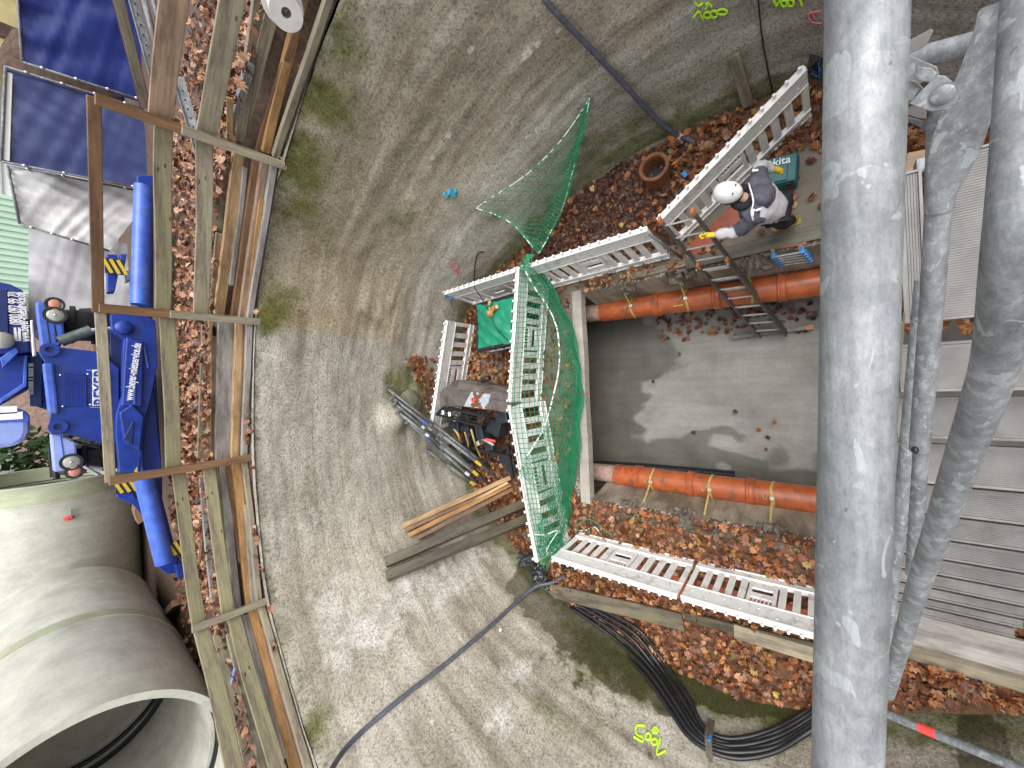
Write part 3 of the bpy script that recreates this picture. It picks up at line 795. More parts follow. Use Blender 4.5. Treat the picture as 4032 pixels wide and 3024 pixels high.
timber('top_rail', TOPP[0]+Vector((.04, .05, .0)), TOPP[1].lerp(TOPP[0], -.02)+Vector((0, .05, 0)), .04, .10, 'wood_brown', 'thin dark top rail between the first two guard posts', 'rail', up=(0, 0, 1))
timber('top_rail', TOPP[1]+Vector((.0, .09, -.02)), TOPP[2]+Vector((-.02, .06, -.02)), .04, .10, 'wood_old', 'thin grey top rail across the lettering on the blue machine', 'rail', up=(0, 0, 1))
# kerb timbers stacked on the coping
def seg_pts(i, out, z): return pt(i, z, out), pt(i+1, z, out)
KM = {(-1): [('wood_old', .06, .07, 4.38), ('wood_orange', .17, .09, 4.43), ('wood_old', .30, .11, 4.62)],
      0: [('wood_grey', .07, .07, 4.37), ('wood_pink', .16, .08, 4.45), ('wood_brown', .25, .08, 4.52), ('wood_fresh', .36, .12, 4.68)],
      1: [('wood_grey', .08, .075, 4.37), ('wood_fresh', .18, .10, 4.47), ('wood_grey', .32, .19, 4.60), ],
      2: [('wood_old', .07, .07, 4.37), ('wood_orange', .18, .11, 4.46), ('wood_grey', .30, .09, 4.60)],
      3: [('wood_old', .07, .08, 4.37), ('wood_orange', .18, .10, 4.46), ('wood_grey', .30, .11, 4.60)]}
SEGN = {-1: 'at the top edge by the tarpaulins', 0: 'between the first and second guard posts', 1: 'in front of the machine', 2: 'between the third and fourth guard posts', 3: 'below the pipe opening'}
MN = dict(wood_old='mossy grey', wood_orange='orange-brown', wood_grey='smooth grey', wood_pink='pinkish', wood_brown='dark brown', wood_fresh='fresh yellow')
for i, L in KM.items():
    for k, (m, out, h, z) in enumerate(L):
        a, b = pt(i, z, out), pt(i+1, z, out)
        if i == -1: b = b.lerp(a, .02); b.z += [0, .03, .1][k]; a += Vector((.12*k, .10*k, .12*k))
        e = (b-a).normalized()*.03
        timber('kerb_timber', a+e, b-e*(1+k*.5), .09, h, m, MN[m]+' kerb timber, '+['lowest','second','third','topmost'][k]+' of those '+SEGN[i], 'timber', 'kerb timbers laid along the rim', warp=.012)
EXTRA = [(0, .60, .16, 4.80, 'wood_old', .28, .99), (1, .56, .13, 4.79, 'wood_old', .02, .97), (2, .56, .14, 4.79, 'wood_grey', .05, .9), (3, .58, .14, 4.80, 'wood_old', .04, .95), (-1, .42, .12, 4.70, 'wood_old', 0, .95), (-1, .24, .06, 4.52, 'wood_brown', .1, 1), (0, .30, .05, 4.60, 'wood_grey', .05, .8), (0, .12, .05, 4.41, 'wood_orange', .2, 1), (0, .46, .12, 4.73, 'wood_pink', .45, 1), (1, .13, .04, 4.42, 'wood_brown', 0, 1), (1, .44, .10, 4.72, 'wood_pink', .1, .98),
         (2, .13, .05, 4.42, 'wood_grey', .3, 1), (2, .24, .08, 4.53, 'wood_brown', 0, .7), (2, .42, .10, 4.68, 'wood_old', .0, .95), (3, .13, .05, 4.42, 'wood_brown', .1, 1), (3, .24, .08, 4.53, 'wood_grey', 0, .7), (3, .42, .12, 4.70, 'wood_old', .05, 1)]
EW = ['farthest', 'farthest', 'farthest', 'farthest', 'long', 'thin', 'narrow', 'slim low', 'half-length', 'thin low', 'outer', 'slim', 'short inner', 'long outer', 'slim low', 'short inner', 'outer']
for k, (i, out, h, z, m, t0_, t1_) in enumerate(EXTRA):
    a, b = pt(i, z, out), pt(i+1, z, out); j = Vector((random.uniform(-.02, .02), random.uniform(-.02, .02), random.uniform(-.02, .02)))
    timber('kerb_timber', a.lerp(b, t0_+.02)+j, a.lerp(b, t1_-.02)-j, .06, h, m, EW[k]+' '+MN[m]+' timber wedged among kerb timbers '+SEGN[i], 'timber', 'kerb timbers laid along the rim', warp=.02)
timber('batten', pt(1, 4.78, .36)+Vector((-.05, 0, 0)), pt(2, 4.76, .36)+Vector((.05, 0, 0)), .02, .05, 'wood_fresh', 'thin pale batten along the leaves in front of the machine', 'batten')
timber('batten', P(905, 560, 4.8), P(905, 385, 4.95), .03, .06, 'wood_fresh', 'short fresh batten stub behind the first guard post', 'batten')
# props and channels behind
timber('wooden_prop', P(602, 430, 5.35)+Vector((.05, .1, .05)), PY(455, -60, 5.6), .06, .09, 'wood_old', 'slanting brown prop in front of the blue tarpaulin', 'prop')
timber('wooden_prop', P(570, 420, 5.35)+Vector((.1, .2, 0)), PY(440, -60, 5.9), .05, .05, 'wood_brown', 'thin dark prop beside the slanting brown one', 'prop')
def channel(name, a, b, wd, label):
    r = thing(name, label, 'steel channel', a); mb = MB(); mb.beam(a, b, wd, .006, (b-a).cross(Vector((1, 0, 0))))
    mb.build('web', 'galv_far', r)
    f = MB(); d = Vector(b)-Vector(a); s = d.cross(Vector((0, 1, .3))).normalized()*wd*.5
    x = Vector((0, .02, 0)); f.beam(a+s+x, b+s+x, .006, .04, (0, 1, 0)); f.beam(a-s+x, b-s+x, .006, .04, (0, 1, 0)); f.build('flange', 'galv_far', r)
    h = MB()
    for k in range(1, int(d.length/.12)):
        p = a+d*(k*.12/d.length)+Vector((0, -.012, 0)); h.ball(p, .010, 6, 4)
    h.build('hole', 'black', r)
channel('perforated_channel', PY(608, 300, 6.6), PY(510, -60, 6.6), .10, 'perforated grey steel channel next to the slanting prop')
channel('perforated_channel', PY(800, 640, 6.6), PY(700, 300, 6.7), .13, 'perforated grey steel channel behind the first guard post')
for k, (a, b, rr) in enumerate([((620, 200), (560, -30), .035), ((640, 130), (590, -40), .035)]):
    single(MB().tube([PY(*a, 6.9), PY(*b, 6.9)], rr, 10), 'steel_bar', 'galv_far', ['dull bar slanting behind the perforated channel', 'second dull bar at the top edge by the plank'][k], 'bar', smooth=True)
# roll and dark box near the rim
r = thing('cable_roll', 'pale plastic roll lying among leaves at the rim', 'roll', P(1135, 50, 4.8))
c = P(1128, 52, 4.95); ax = Vector((-.75, -.6, .15)).normalized()
MB().pipe(c, c-ax*.3, .13, .04, 28).build('spool', 'roll', r, 'auto')
MB().pipe(c-ax*.31, c-ax*.34, .17, .05, 28).build('flange', 'roll', r, 'auto')
single(MB().beam(P(985, 250, 4.80), P(900, 560, 4.80), .10, .08), 'cable_duct', 'galv_far', 'grey duct lying in leaves behind the mossy plank', 'duct')
for k, (x, y) in enumerate([(1085, 330), (1140, 250)]):
    pass
# plastic strip showing under the kerb
for i, lab in ((1, 'black plastic edging strip under kerb timbers before the machine'), (0, 'black plastic edging strip under kerb timbers near the first post')):
    a, b = pt(i, 4.325, .10), pt(i+1, 4.325, .10)
    single(MB().beam(a, b, .16, .012), 'edging_strip', 'film', lab, 'plastic strip')
single(MB().tube([PY(880, 1298, 7.45), PY(880, 1320, 7.45)], .04, 12), 'duct_stub', 'film', 'dark pipe stub beside the second guard post', 'pipe stub', smooth='auto')
# stump of timber in leaves
timber('timber_block', P(690, 2180, 4.85), P(655, 2190, 4.85)+Vector((.1, .3, 0)), .18, .14, 'wood_brown', 'small timber block between machine foot and pipe', 'block')
timber('timber_block', P(655, 2420, 4.85), P(700, 2370, 4.85), .12, .16, 'wood_brown', 'small wedge block under the concrete pipe', 'block')
timber('timber_batten', P(800, 2120, 4.84), P(790, 2210, 4.84), .1, .05, 'wood_brown', 'dark batten end in leaves behind mossy boards', 'batten')
# blue-grey hose over the rim, left
single(MB().tube(spline([P(925, 2630, 4.8), P(905, 2740, 4.8), P(905, 2850, 4.78), P(925, 2950, 4.78), P(950, 3060, 4.78)], 8), .022, 8), 'pale_hose', 'bluepale', 'pale blue hose lying on gravel under the pipe opening', 'hose', smooth=True)

# ------------------------------------------------------------------ concrete pipes
def conc_pipe(p, q, ro, label, band_end=0, band_mat='pipe_band'):
    p, q = Vector(p), Vector(q); d = (q-p).normalized(); L = (q-p).length
    r = thing('concrete_pipe', label, 'pipe', Vector(((p.x+q.x)/2, (p.y+q.y)/2, p.z-ro)), 'large concrete pipes')
    mb = MB(); mb.pipe(p+d*.45, q, ro, ro-.16, 96); mb.build('barrel', 'pipe', r, 'auto')
    mb = MB(); mb.pipe(p, p+d*.446, ro+.006, ro-.09, 96); mb.build('socket', 'pipe', r, 'auto')
    mb = MB(); mb.pipe(p+d*.40, p+d*.43, ro-.085, ro-.12, 96); mb.pipe(p+d*.33, p+d*.345, ro-.085, ro-.115, 96); mb.build('seal', 'rubber', r, 'auto')
    return r, d
zc = 6.21
r1, d1 = conc_pipe((-5.12, 7.0, zc), (-5.05, 10.0, zc), 1.46, 'nearest concrete pipe with its open end facing the shaft')
MB().pipe((-5.05, 9.7, zc), (-5.05, 9.985, zc), 1.468, 1.40, 96).build('algae_ring', 'pipe_band', r1, 'auto')
r2, d2 = conc_pipe((-5.05, 10.06, zc), (-5.03, 12.9, zc), 1.44, 'second concrete pipe in line, between two dark joints')
MB().pipe((-5.05, 10.02, zc), (-5.05, 10.055, zc), 1.425, 1.2, 96).build('joint', 'rubber', r2, 'auto')
r3, d3 = conc_pipe((-1.72, 15.0, zc+.12), (-8, 15.1, zc+.12), 1.58, 'farthest concrete pipe lying crossways with a green rim')
MB().pipe((-1.73, 15.0, zc+.12), (-2.12, 15.01, zc+.12), 1.592, 1.48, 96).build('algae_ring', 'pipe_band', r3, 'auto')
a = PY(275, 2048, 13.95); 
m_ = MB().box(PY(268, 2035, 13.85), (.02, .01, .5)).build('red_mark', 'pred', r3)
bpy.data.objects.remove(m_)
pm = MB(); pm.ball(PY(270, 2040, 13.43), (.05, .03, .09), 12, 6); o = pm.build('emblem', 'pred', r3)
MB().beam(PY(283, 2005, 13.40), PY(283, 2042, 13.40), .02, .05, (0, 1, 0)).build('emblem_bar', 'pdark', r3)

# ------------------------------------------------------------------ tarpaulin fence
def tarp_panel(name, c, mat, label, ripple=.05, parent=None, nu=40, nv=30, seed=0):
    """c: four corners TL,TR,BR,BL"""
    c = [Vector(p) for p in c]; nr = (c[1]-c[0]).cross(c[3]-c[0]).normalized()
    mb = MB()
    def f(u, v):
        p = c[0].lerp(c[1], u).lerp(c[3].lerp(c[2], u), v)
        w_ = ripple*(noise.noise(Vector((u*5+seed, v*2, 0)))+.5*noise.noise(Vector((u*11-v*5+seed, v*3, 2)))+.35*noise.noise(Vector((u*4+v*14, seed, 2))))
        return p+nr*w_
    mb.grid(f, nu, nv)
    mb2 = MB(); n = len(mb.v); mb2.v = mb.v+[p-nr*.006 for p in mb.v]; mb2.f = mb.f+[tuple(i+n for i in t[::-1]) for t in mb.f]
    return mb2.build(name, mat, parent, True)
def fence_panel(tl, tr, br, bl, mat, label, ripple, seed, frame=True):
    r = thing('tarpaulin_panel', label, 'tarpaulin', ((Vector(bl)+Vector(br))/2))
    tarp_panel('sheet', (tl, tr, br, bl), mat, '', ripple, r, seed=seed)
    if frame:
        f = MB(); cs = [Vector(p)+Vector((0, -.05, 0)) for p in (tl, tr, br, bl)]
        for a, b in ((0, 1), (1, 2), (3, 0)): f.tube([cs[a], cs[b]], .022, 8)
        f.build('frame', 'galv_far', r, True)
        for a, b in ((0, 3), (1, 2)):
            for k in range(4): MB().ball(cs[a].lerp(cs[b], .12+.22*k)+Vector((0, -.02, 0)), (.03, .03, .035), 8, 5).build('clip', 'chrome', r, True)
    return r
FY = 11.7
fence_panel(PY(22, 268, FY), PY(5, 640, FY-.1), PY(640, 760, FY-.1), PY(600, 445, FY), 'tblue2', 'faded blue tarpaulin panel with a white top hem, behind the thin top rail', .05, 3)
MB().beam(PY(32, 285, FY-.03), PY(20, 630, FY-.13), .02, .10).build('hem', 'twhite', bpy.data.objects['tarpaulin_panel'])
fence_panel(PY(60, -120, FY), PY(88, 250, FY), PY(640, 425, FY), PY(640, -150, FY), 'tblue', 'deep blue tarpaulin panel at the top edge of the picture', .07, 8)
fence_panel(PY(30, 655, FY+.3), PY(78, 885, FY+.5), PY(430, 990, FY+.5), PY(600, 765, FY+.3), 'twhite', 'white creased tarpaulin between blue tarpaulin and machine', .10, 5)
fence_panel(PY(112, 885, FY+1), PY(112, 1300, FY+1), PY(520, 1300, FY+1), PY(500, 960, FY+1), 'tgrey', 'greyish white tarpaulin hanging behind the machine', .06, 12, False)
# low covered stack
a0, a1 = PY(735, -60, 7.6), PY(725, 440, 8.6)
fence_panel(PY(690, -120, 7.6), PY(690, 440, 8.8), PY(870, 470, 8.4), PY(890, -100, 7.2), 'tblue', 'blue tarpaulin skirt low behind the mossy planks', .05, 20, False)
# buildings behind
def building(name, x0, x1, y, z0, z1, depth, mat, label, ribs=0, cat='building'):
    r = thing(name, label, cat, ((x0+x1)/2, y+depth/2, z0))
    MB().box(((x0+x1)/2, y+depth/2, (z0+z1)/2), (x1-x0, depth, z1-z0)).build('wall', mat, r)
    if ribs:
        m = MB()
        for k in range(ribs): m.box((x0+(k+.5)*(x1-x0)/ribs, y-.03, (z0+z1)/2), ((x1-x0)/ribs*.4, .06, z1-z0-.3))
        m.build('ribs', mat, r)
        m = MB(); m.box(((x0+x1)/2, y-.05, z1-.08), (x1-x0+.05, .10, .16)); m.box(((x0+x1)/2, y-.05, z0+.08), (x1-x0+.05, .10, .16)); m.build('rail', mat, r)
    return r
pA, pB = PY(60, 1120, 17), PY(60, 790, 17)
building('site_container', pA.x-.3, pB.x+.1, 17, 4.75, 7.7, 2.6, 'mint', 'mint green ribbed site container behind the tarpaulins', 16)
pA, pB = PY(60, 800, 20), PY(60, 380, 20)
r = building('white_house', pA.x, pB.x+1.5, 20, 4.75, 9.5, 5, 'wwall', 'white building at the left edge beyond the blue tarpaulin')
m = MB()
for k in range(7): m.box(((pA.x+pB.x)/2+.7, 19.97, 6+.5*k), (pB.x-pA.x+1.3, .03, .04))
m.build('siding_joints', 'tgrey', r)
pA, pB = PY(30, 200, 17), PY(30, -80, 17)
r = building('timber_shed', pA.x, pB.x+2, 17, 6.3, 8.6, 2, 'ywall', 'yellow boarded shed in the far corner behind blue tarpaulin')
m = MB()
for k in range(5): m.box((pA.x+1.5*k+.5, 16.97, 7.4), (.4, .05, 2.3))
m.build('dark_boards', 'earth', r)
eh = MB()
pe = PY(60, 240, 15)
eh.ball((pe.x, 15.2, 5.3), (1.3, 1.0, 1.55), 24, 14)
for v in eh.v: v += Vector((1, 1, 1))*.12*noise.noise(v*2)
single(eh, 'earth_heap', 'earth', 'dark brown earth heap behind the tarpaulin joint', 'heap', smooth=True)
# distant yard beyond the machine: hedge, kerb stones, white van-like blocks kept as plain far building
hd = MB()
for k in range(2500):
    p = Vector((random.uniform(-9, -1), random.uniform(24, 26), random.uniform(4.8, 7.6))); s = random.uniform(.12, .3)
    a = Vector((random.uniform(-1, 1), random.uniform(-1, 1), random.uniform(-1, 1)))*s; b = Vector((random.uniform(-1, 1), random.uniform(-1, 1), random.uniform(-1, 1)))*s
    hd.add([p, p+a, p+a+b, p+b], [(0, 1, 2, 3)])
single(hd, 'hedge', 'green', 'dark green hedge far behind the cross-lying pipe', 'hedge')
building('yard_wall', -6, 3, 27, 4.75, 7.2, .3, 'mortar', 'pale brown yard wall far behind the machine', cat='wall')
for k, (x, z) in enumerate([(-3.1, 6.6), (-3.7, 6.2)]):
    single(MB().box((x, 21, z-.6), (.5, .5, 1.2)), 'pallet_stack', 'tgrey', ['white wrapped stack beyond the pipe, taller one', 'white wrapped stack beyond the pipe, lower one'][k], 'stack')

# ------------------------------------------------------------------ blue telescopic handler
MY = 9.6
mc = thing('telehandler', 'blue telescopic handler with spread stabilisers and two round headlights behind the guard rail', 'construction vehicle', (0.3, MY, 4.75))
def plate(name, pix, Y, th, mat, parent=mc, bevel=.012, label=None):
    poly = [PY(x, y, Y) for x, y in pix]
    o = MB().prism(poly, (0, th, 0)).build(name, mat, parent, False, bevel)
    if label: o['label'] = label
    return o
body = plate('front_plate', [(150, 1385), (160, 1365), (181, 1360), (392, 1386), (470, 1450), (470, 1745), (416, 1750), (253, 1708), (205, 1712), (187, 1690), (196, 1640), (205, 1600), (200, 1470), (185, 1440)], MY, .12, 'blue')
plate('nose', [(165, 1430), (212, 1430), (232, 1630), (188, 1630)], MY-.05, .3, 'bluelt', bevel=.03)
plate('grille_base', [(248, 1468), (338, 1474), (346, 1596), (252, 1602)], MY-.012, .02, 'bluedk', body)
m = MB()
for k in range(13):
    x = 252+k*7; m.beam(PY(x, 1474+k*.6, MY-.02), PY(x+2, 1598, MY-.02), .02, .014, (0, 0, 1))
m.build('grille_slats', 'blue', body)
for px, py in [(238, 1477), (346, 1473), (248, 1600), (356, 1593), (558, 1253)]:
    MB().ball(PY(px, py, MY-.02), .018, 8, 5).build('bolt', 'chrome', body, True)
for px, py in [(196, 1378), (228, 1680)]:
    c = PY(px, py, MY); MB().pipe(c+Vector((0, -.06, 0)), c+Vector((0, .14, 0)), .105, .05, 28).build('pin_boss', 'blue', body, 'auto')
    MB().tube([c+Vector((0, -.03, 0)), c+Vector((0, .14, 0))], .05, 20).build('pin', 'bluedk', body, 'auto')
# lettering boxes
LET = 'BEYER'; ys = [1582, 1554, 1526, 1498, 1470]
for ch, py in zip(LET, ys):
    c = PY(396, py, MY-.03)
    MB().box(c, (.125, .012, .19)).build('letter_plate', 'pwhite', body)
    text_mesh(ch, .21, 'blue', 'letter', body, c+Vector((0, -.012, 0)), (1, 0, 0), (0, 0, 1), .003, .004)
MB().beam(PY(341, 1458, MY-.02), PY(378, 1458, MY-.02), .01, .012, (0, 1, 0)).build('line', 'bluepale', body)
MB().beam(PY(355, 1603, MY-.02), PY(400, 1606, MY-.02), .01, .012, (0, 1, 0)).build('line', 'bluepale', body)
# lower crossing stabiliser arm
arm = plate('stabiliser_arm', [(434, 1240), (500, 1205), (612, 1262), (622, 1432), (596, 1560), (575, 1640), (548, 1858), (470, 1862), (455, 1700), (458, 1630), (482, 1560), (482, 1420), (488, 1337), (440, 1300)], MY-.35, .22, 'blue')
plate('arm_cover', [(497, 1325), (566, 1345), (560, 1600), (478, 1600)], MY-.42, .08, 'blue', arm, .02)
plate('arm_cover', [(520, 1590), (568, 1640), (553, 1775), (500, 1750), (487, 1732), (470, 1625)], MY-.45, .12, 'blue', arm, .02)
plate('recess', [(520, 1660), (530, 1663), (522, 1752), (486, 1730)], MY-.462, .02, 'bluedk', arm)
MB().beam(PY(537, 1350, MY-.44), PY(528, 1590, MY-.44), .012, .02).build('painted_highlight', 'bluelt', arm)  # thin strips in brighter blue, highlights along the arm put in as colour
MB().beam(PY(566, 1358, MY-.38), PY(582, 1448, MY-.38), .012, .02).build('painted_highlight', 'bluelt', arm)
t0, t1 = PY(507, 1576, MY-.44), PY(540, 1352, MY-.44)
text_mesh('www.beyer-mietservice.de', .155, 'pwhite', 'web_address', arm, (t0+t1)/2+Vector((0, -.01, 0)), (t1-t0), (0, 0, 1), .003, .003, fit=(t1-t0).length)
plate('arm_rear_beam', [(566, 1640), (605, 1520), (640, 1870), (640, 1960), (560, 1870)], MY-.15, .2, 'blue')  # beam set behind the crossing arm, in the same blue paint
plate('under_frame', [(470, 1200), (600, 1240), (640, 1900), (560, 1880), (450, 1700), (430, 1300)], MY+.15, .5, 'bluedk')
# warning triangle
MB().prism([PY(541, 1838, MY-.37), PY(527, 1856, MY-.37), PY(543, 1866, MY-.37)], (0, .01, 0)).build('warning_triangle', 'yellow', arm)
# stabiliser beams and pale cylinders
def hcyl(name, a, b, r, mat, Y, parent=mc): return MB().tube([PY(*a, Y), PY(*b, Y)], r, 24).build(name, mat, parent, 'auto')
sr = plate('stabiliser_beam', [(540, 690), (602, 690), (605, 1000), (605, 1215), (545, 1205)], MY-.3, .22, 'blue')
MB().tube([PY(566, 735, MY-.5), PY(552, 1200, MY-.5)], .13, 28).build('beam_tube', 'bluelt', sr, 'auto')
sl = plate('stabiliser_beam', [(552, 1880), (618, 1880), (700, 2200), (720, 2250), (660, 2262), (625, 2235)], MY-.25, .22, 'blue')
MB().tube([PY(560, 1860, MY-.45), PY(648, 2215, MY-.45)], .13, 28).build('beam_tube', 'bluelt', sl, 'auto')
def hazard(c, parent):
    m = MB(); c = Vector(c); m.box(c, (.26, .012, .24)); m.build('hazard_plate', 'black', parent)
    for k in (-1, 0, 1):
        MB().beam(c+Vector((-.12, -.01, k*.09-.05)), c+Vector((.12, -.01, k*.09+.05)), .01, .045).build('hazard_stripe', 'yellow', parent)
hazard(PY(676, 2162, MY-.46), sl); hazard(PY(452, 1050, MY-.1), sr); 
p_ = plate('stabiliser_leg', [(420, 1000), (462, 1003), (470, 1060), (452, 1150), (423, 1150)], MY, .2, 'blue'); plate('leg_cap', [(470, 1000), (500, 1000), (490, 1050), (478, 1040)], MY-.05, .2, 'blue', p_)
p_ = plate('stabiliser_leg', [(455, 1905), (500, 1897), (535, 1960), (562, 1975), (560, 2030), (520, 1985), (475, 1965), (462, 1962)], MY+.1, .2, 'blue'); hazard(PY(493, 1912, MY+.05), p_)
plate('timber_pad', [(535, 1990), (560, 1985), (568, 2050), (545, 2065), (530, 2020)], MY+.2, .4, 'wood_brown', bevel=0)
plate('outrigger_foot', [(690, 2225), (720, 2215), (728, 2275), (700, 2278)], MY-.4, .3, 'blue')
plate('valve_box', [(488, 1068), (532, 1058), (534, 1096), (494, 1110)], MY+.2, .2, 'chrome')
# fenders and headlights
f1 = plate('right_fender', [(138, 1200), (142, 1188), (205, 1186), (250, 1240), (255, 1330), (235, 1365), (160, 1365), (150, 1300)], MY+.12, .5, 'bluelt', bevel=.03)
plate('fender_groove', [(176, 1240), (184, 1242), (200, 1350), (192, 1352)], MY+.11, .02, 'bluedk', f1)
plate('fender_groove', [(208, 1275), (218, 1280), (228, 1345), (216, 1350)], MY+.11, .02, 'bluedk', f1)
f2 = plate('left_fender', [(195, 1710), (252, 1712), (300, 1740), (305, 1800), (290, 1850), (215, 1860), (208, 1850)], MY+.12, .5, 'bluepale', bevel=.03)
plate('fender_groove', [(235, 1715), (241, 1716), (262, 1850), (254, 1852)], MY+.11, .02, 'bluelt', f2)
for (hx, hy, ax, ay, par) in ((217, 1240, 216, 1198, f1), (281, 1820, 294, 1857, f2)):
    c = PY(hx, hy, MY+.05)
    h = MB().pipe(c, c+Vector((0, .12, 0)), .135, .108, 32).build('headlight', 'black', par, 'auto')
    MB().ball(c+Vector((0, .03, 0)), (.11, .035, .11), 24, 10).build('lens', 'lamp', h, True)
    MB().ball(c+Vector((0, -.006, 0)), (.018, .006, .018), 12, 6).build('bulb', 'chrome', h, True)
    c = PY(ax, ay, MY+.06); b = MB().pipe(c, c+Vector((0, .1, 0)), .115, .09, 28).build('indicator', 'black', par, 'auto')
    MB().ball(c+Vector((0, .02, 0)), (.092, .03, .075), 20, 8).build('lens', 'amber', b, True)
# tyres and hydraulics
for (x, y) in ((330, 1285), (375, 1800)):
    c = PY(x, y, MY+.95); t = MB().tube([c+Vector((-.22, 0, 0)), c+Vector((-.18, 0, 0)), c+Vector((.18, 0, 0)), c+Vector((.22, 0, 0))], [.46, .52, .52, .46], 40).build('tyre', 'tyre', mc, 'auto')
    m = MB()
    for k in range(22):
        a = 2*math.pi*k/22; m.box(c+Vector(((-.12 if k % 2 else .12), math.cos(a)*.52, math.sin(a)*.52)), (.30, .06, .06), Matrix.Rotation(a, 3, 'X'))
    m.build('tread', 'tyre', t)
hcyl('hydraulic_cylinder', (235, 1345), (360, 1300), .085, 'hyd', MY+.1)
hcyl('piston_rod', (360, 1300), (480, 1288), .03, 'chrome', MY-.1)
MB().ball(PY(488, 1290, MY-.38), (.12, .06, .12), 16, 8).build('rod_eye', 'blue', mc, True)
hcyl('coupling', (345, 1845), (400, 1852), .06, 'chrome', MY+.1)
hcyl('coupling', (330, 1835), (385, 1868), .025, 'chrome', MY+.05)
MB().tube(spline([PY(250, 1720, MY), PY(290, 1735, MY-.1), PY(320, 1745, MY), PY(400, 1765, MY+.05)], 6), .018, 8).build('hydraulic_hose', 'rubber', mc, True)
plate('chassis', [(250, 1380), (420, 1390), (440, 1700), (260, 1700)], MY+.14, 2.4, 'bluedk', bevel=.02)
plate('cab_step', [(118, 1262), (132, 1258), (145, 1400), (128, 1405)], MY+.7, .1, 'chrome')
# upper works of the same vehicle type behind: second blue machine (boom carriage)
m2 = thing('boom_lift', 'blue boom lift at the left picture edge with white phone number lettering', 'construction vehicle', (.6, 12.2, 4.75))
Y2 = 12.0
b2 = plate('turret_cover', [(-120, 1110), (0, 1110), (40, 1118), (85, 1140), (98, 1155), (110, 1250), (122, 1385), (60, 1392), (-120, 1400)], Y2, 1.2, 'blue', m2, .03)
plate('cover_panel', [(-100, 1150), (30, 1140), (36, 1350), (-100, 1360)], Y2-.04, .06, 'bluedk', b2)
t0, t1 = PY(66, 1278, Y2-.03), PY(52, 1150, Y2-.03)
text_mesh('0800 092 99 70', .20, 'pwhite', 'phone_number', b2, (t0+t1)/2, (t1-t0), (0, 0, 1), .003, .004, fit=(t1-t0).length)
t0, t1 = PY(100, 1345, Y2-.03), PY(80, 1150, Y2-.03)
text_mesh('www.beyer-mietservice.de', .17, 'pwhite', 'web_address', b2, (t0+t1)/2, (t1-t0), (0, 0, 1), .003, .004, fit=(t1-t0).length)
for dy in (0, 10):
    MB().beam(PY(66+dy, 1343, Y2-.03), PY(62+dy, 1290, Y2-.03), .01, .05).build('small_print', 'pwhite', b2)
plate('boom', [(-100, 1400), (110, 1395), (118, 1430), (108, 1530), (20, 1580), (-100, 1640)], Y2+.2, 1.0, 'blue', m2, .03)
plate('boom_stripe', [(0, 1410), (62, 1365), (75, 1385), (10, 1450)], Y2-.1, .15, 'bluelt', m2, .01)
plate('boom_edge', [(95, 1400), (108, 1400), (105, 1520), (0, 1590), (0, 1570), (90, 1510)], Y2+.05, .2, 'bluelt', m2, .01)
c_ = plate('counterweight', [(-100, 1608), (60, 1608), (95, 1615), (115, 1640), (116, 1700), (100, 1735), (60, 1758), (-100, 1775)], Y2+.1, 1.0, 'bluepale', m2, .08, 'rounded pale blue counterweight')
plate('counterweight_band', [(-100, 1608), (60, 1608), (95, 1615), (115, 1640), (116, 1660), (60, 1662), (-100, 1668)], Y2+.06, .1, 'bluelt', c_, .02)
for yy in (1625, 1648): MB().box(PY(20+yy-1625, yy-10, Y2+.04), (.14, .01, .28)).build('label_patch', 'pwhite', c_)
MB().ball(PY(6, 1340, Y2-.15), (.16, .08, .16), 20, 10).build('work_light', 'lamp', m2, True)
m = MB()
for k in range(9): m.box(PY(122, 1440+k*13, Y2-.1), (.09, .04, .06))
m.build('step_treads', 'hyd', m2)
plate('undercarriage', [(112, 1390), (168, 1390), (165, 1600), (118, 1600)], Y2+.3, 1.4, 'bluedk', m2)
for x in (-.9, 1.9):
    t = MB().tube([(x-.2, Y2+.9, 5.3), (x+.2, Y2+.9, 5.3)], .55, 32).build('tyre', 'tyre', m2, 'auto')
plate('mast', [(140, 1385), (250, 1385), (300, 1500), (300, 1650), (140, 1600)], Y2+.5, 1.0, 'blue', m2)

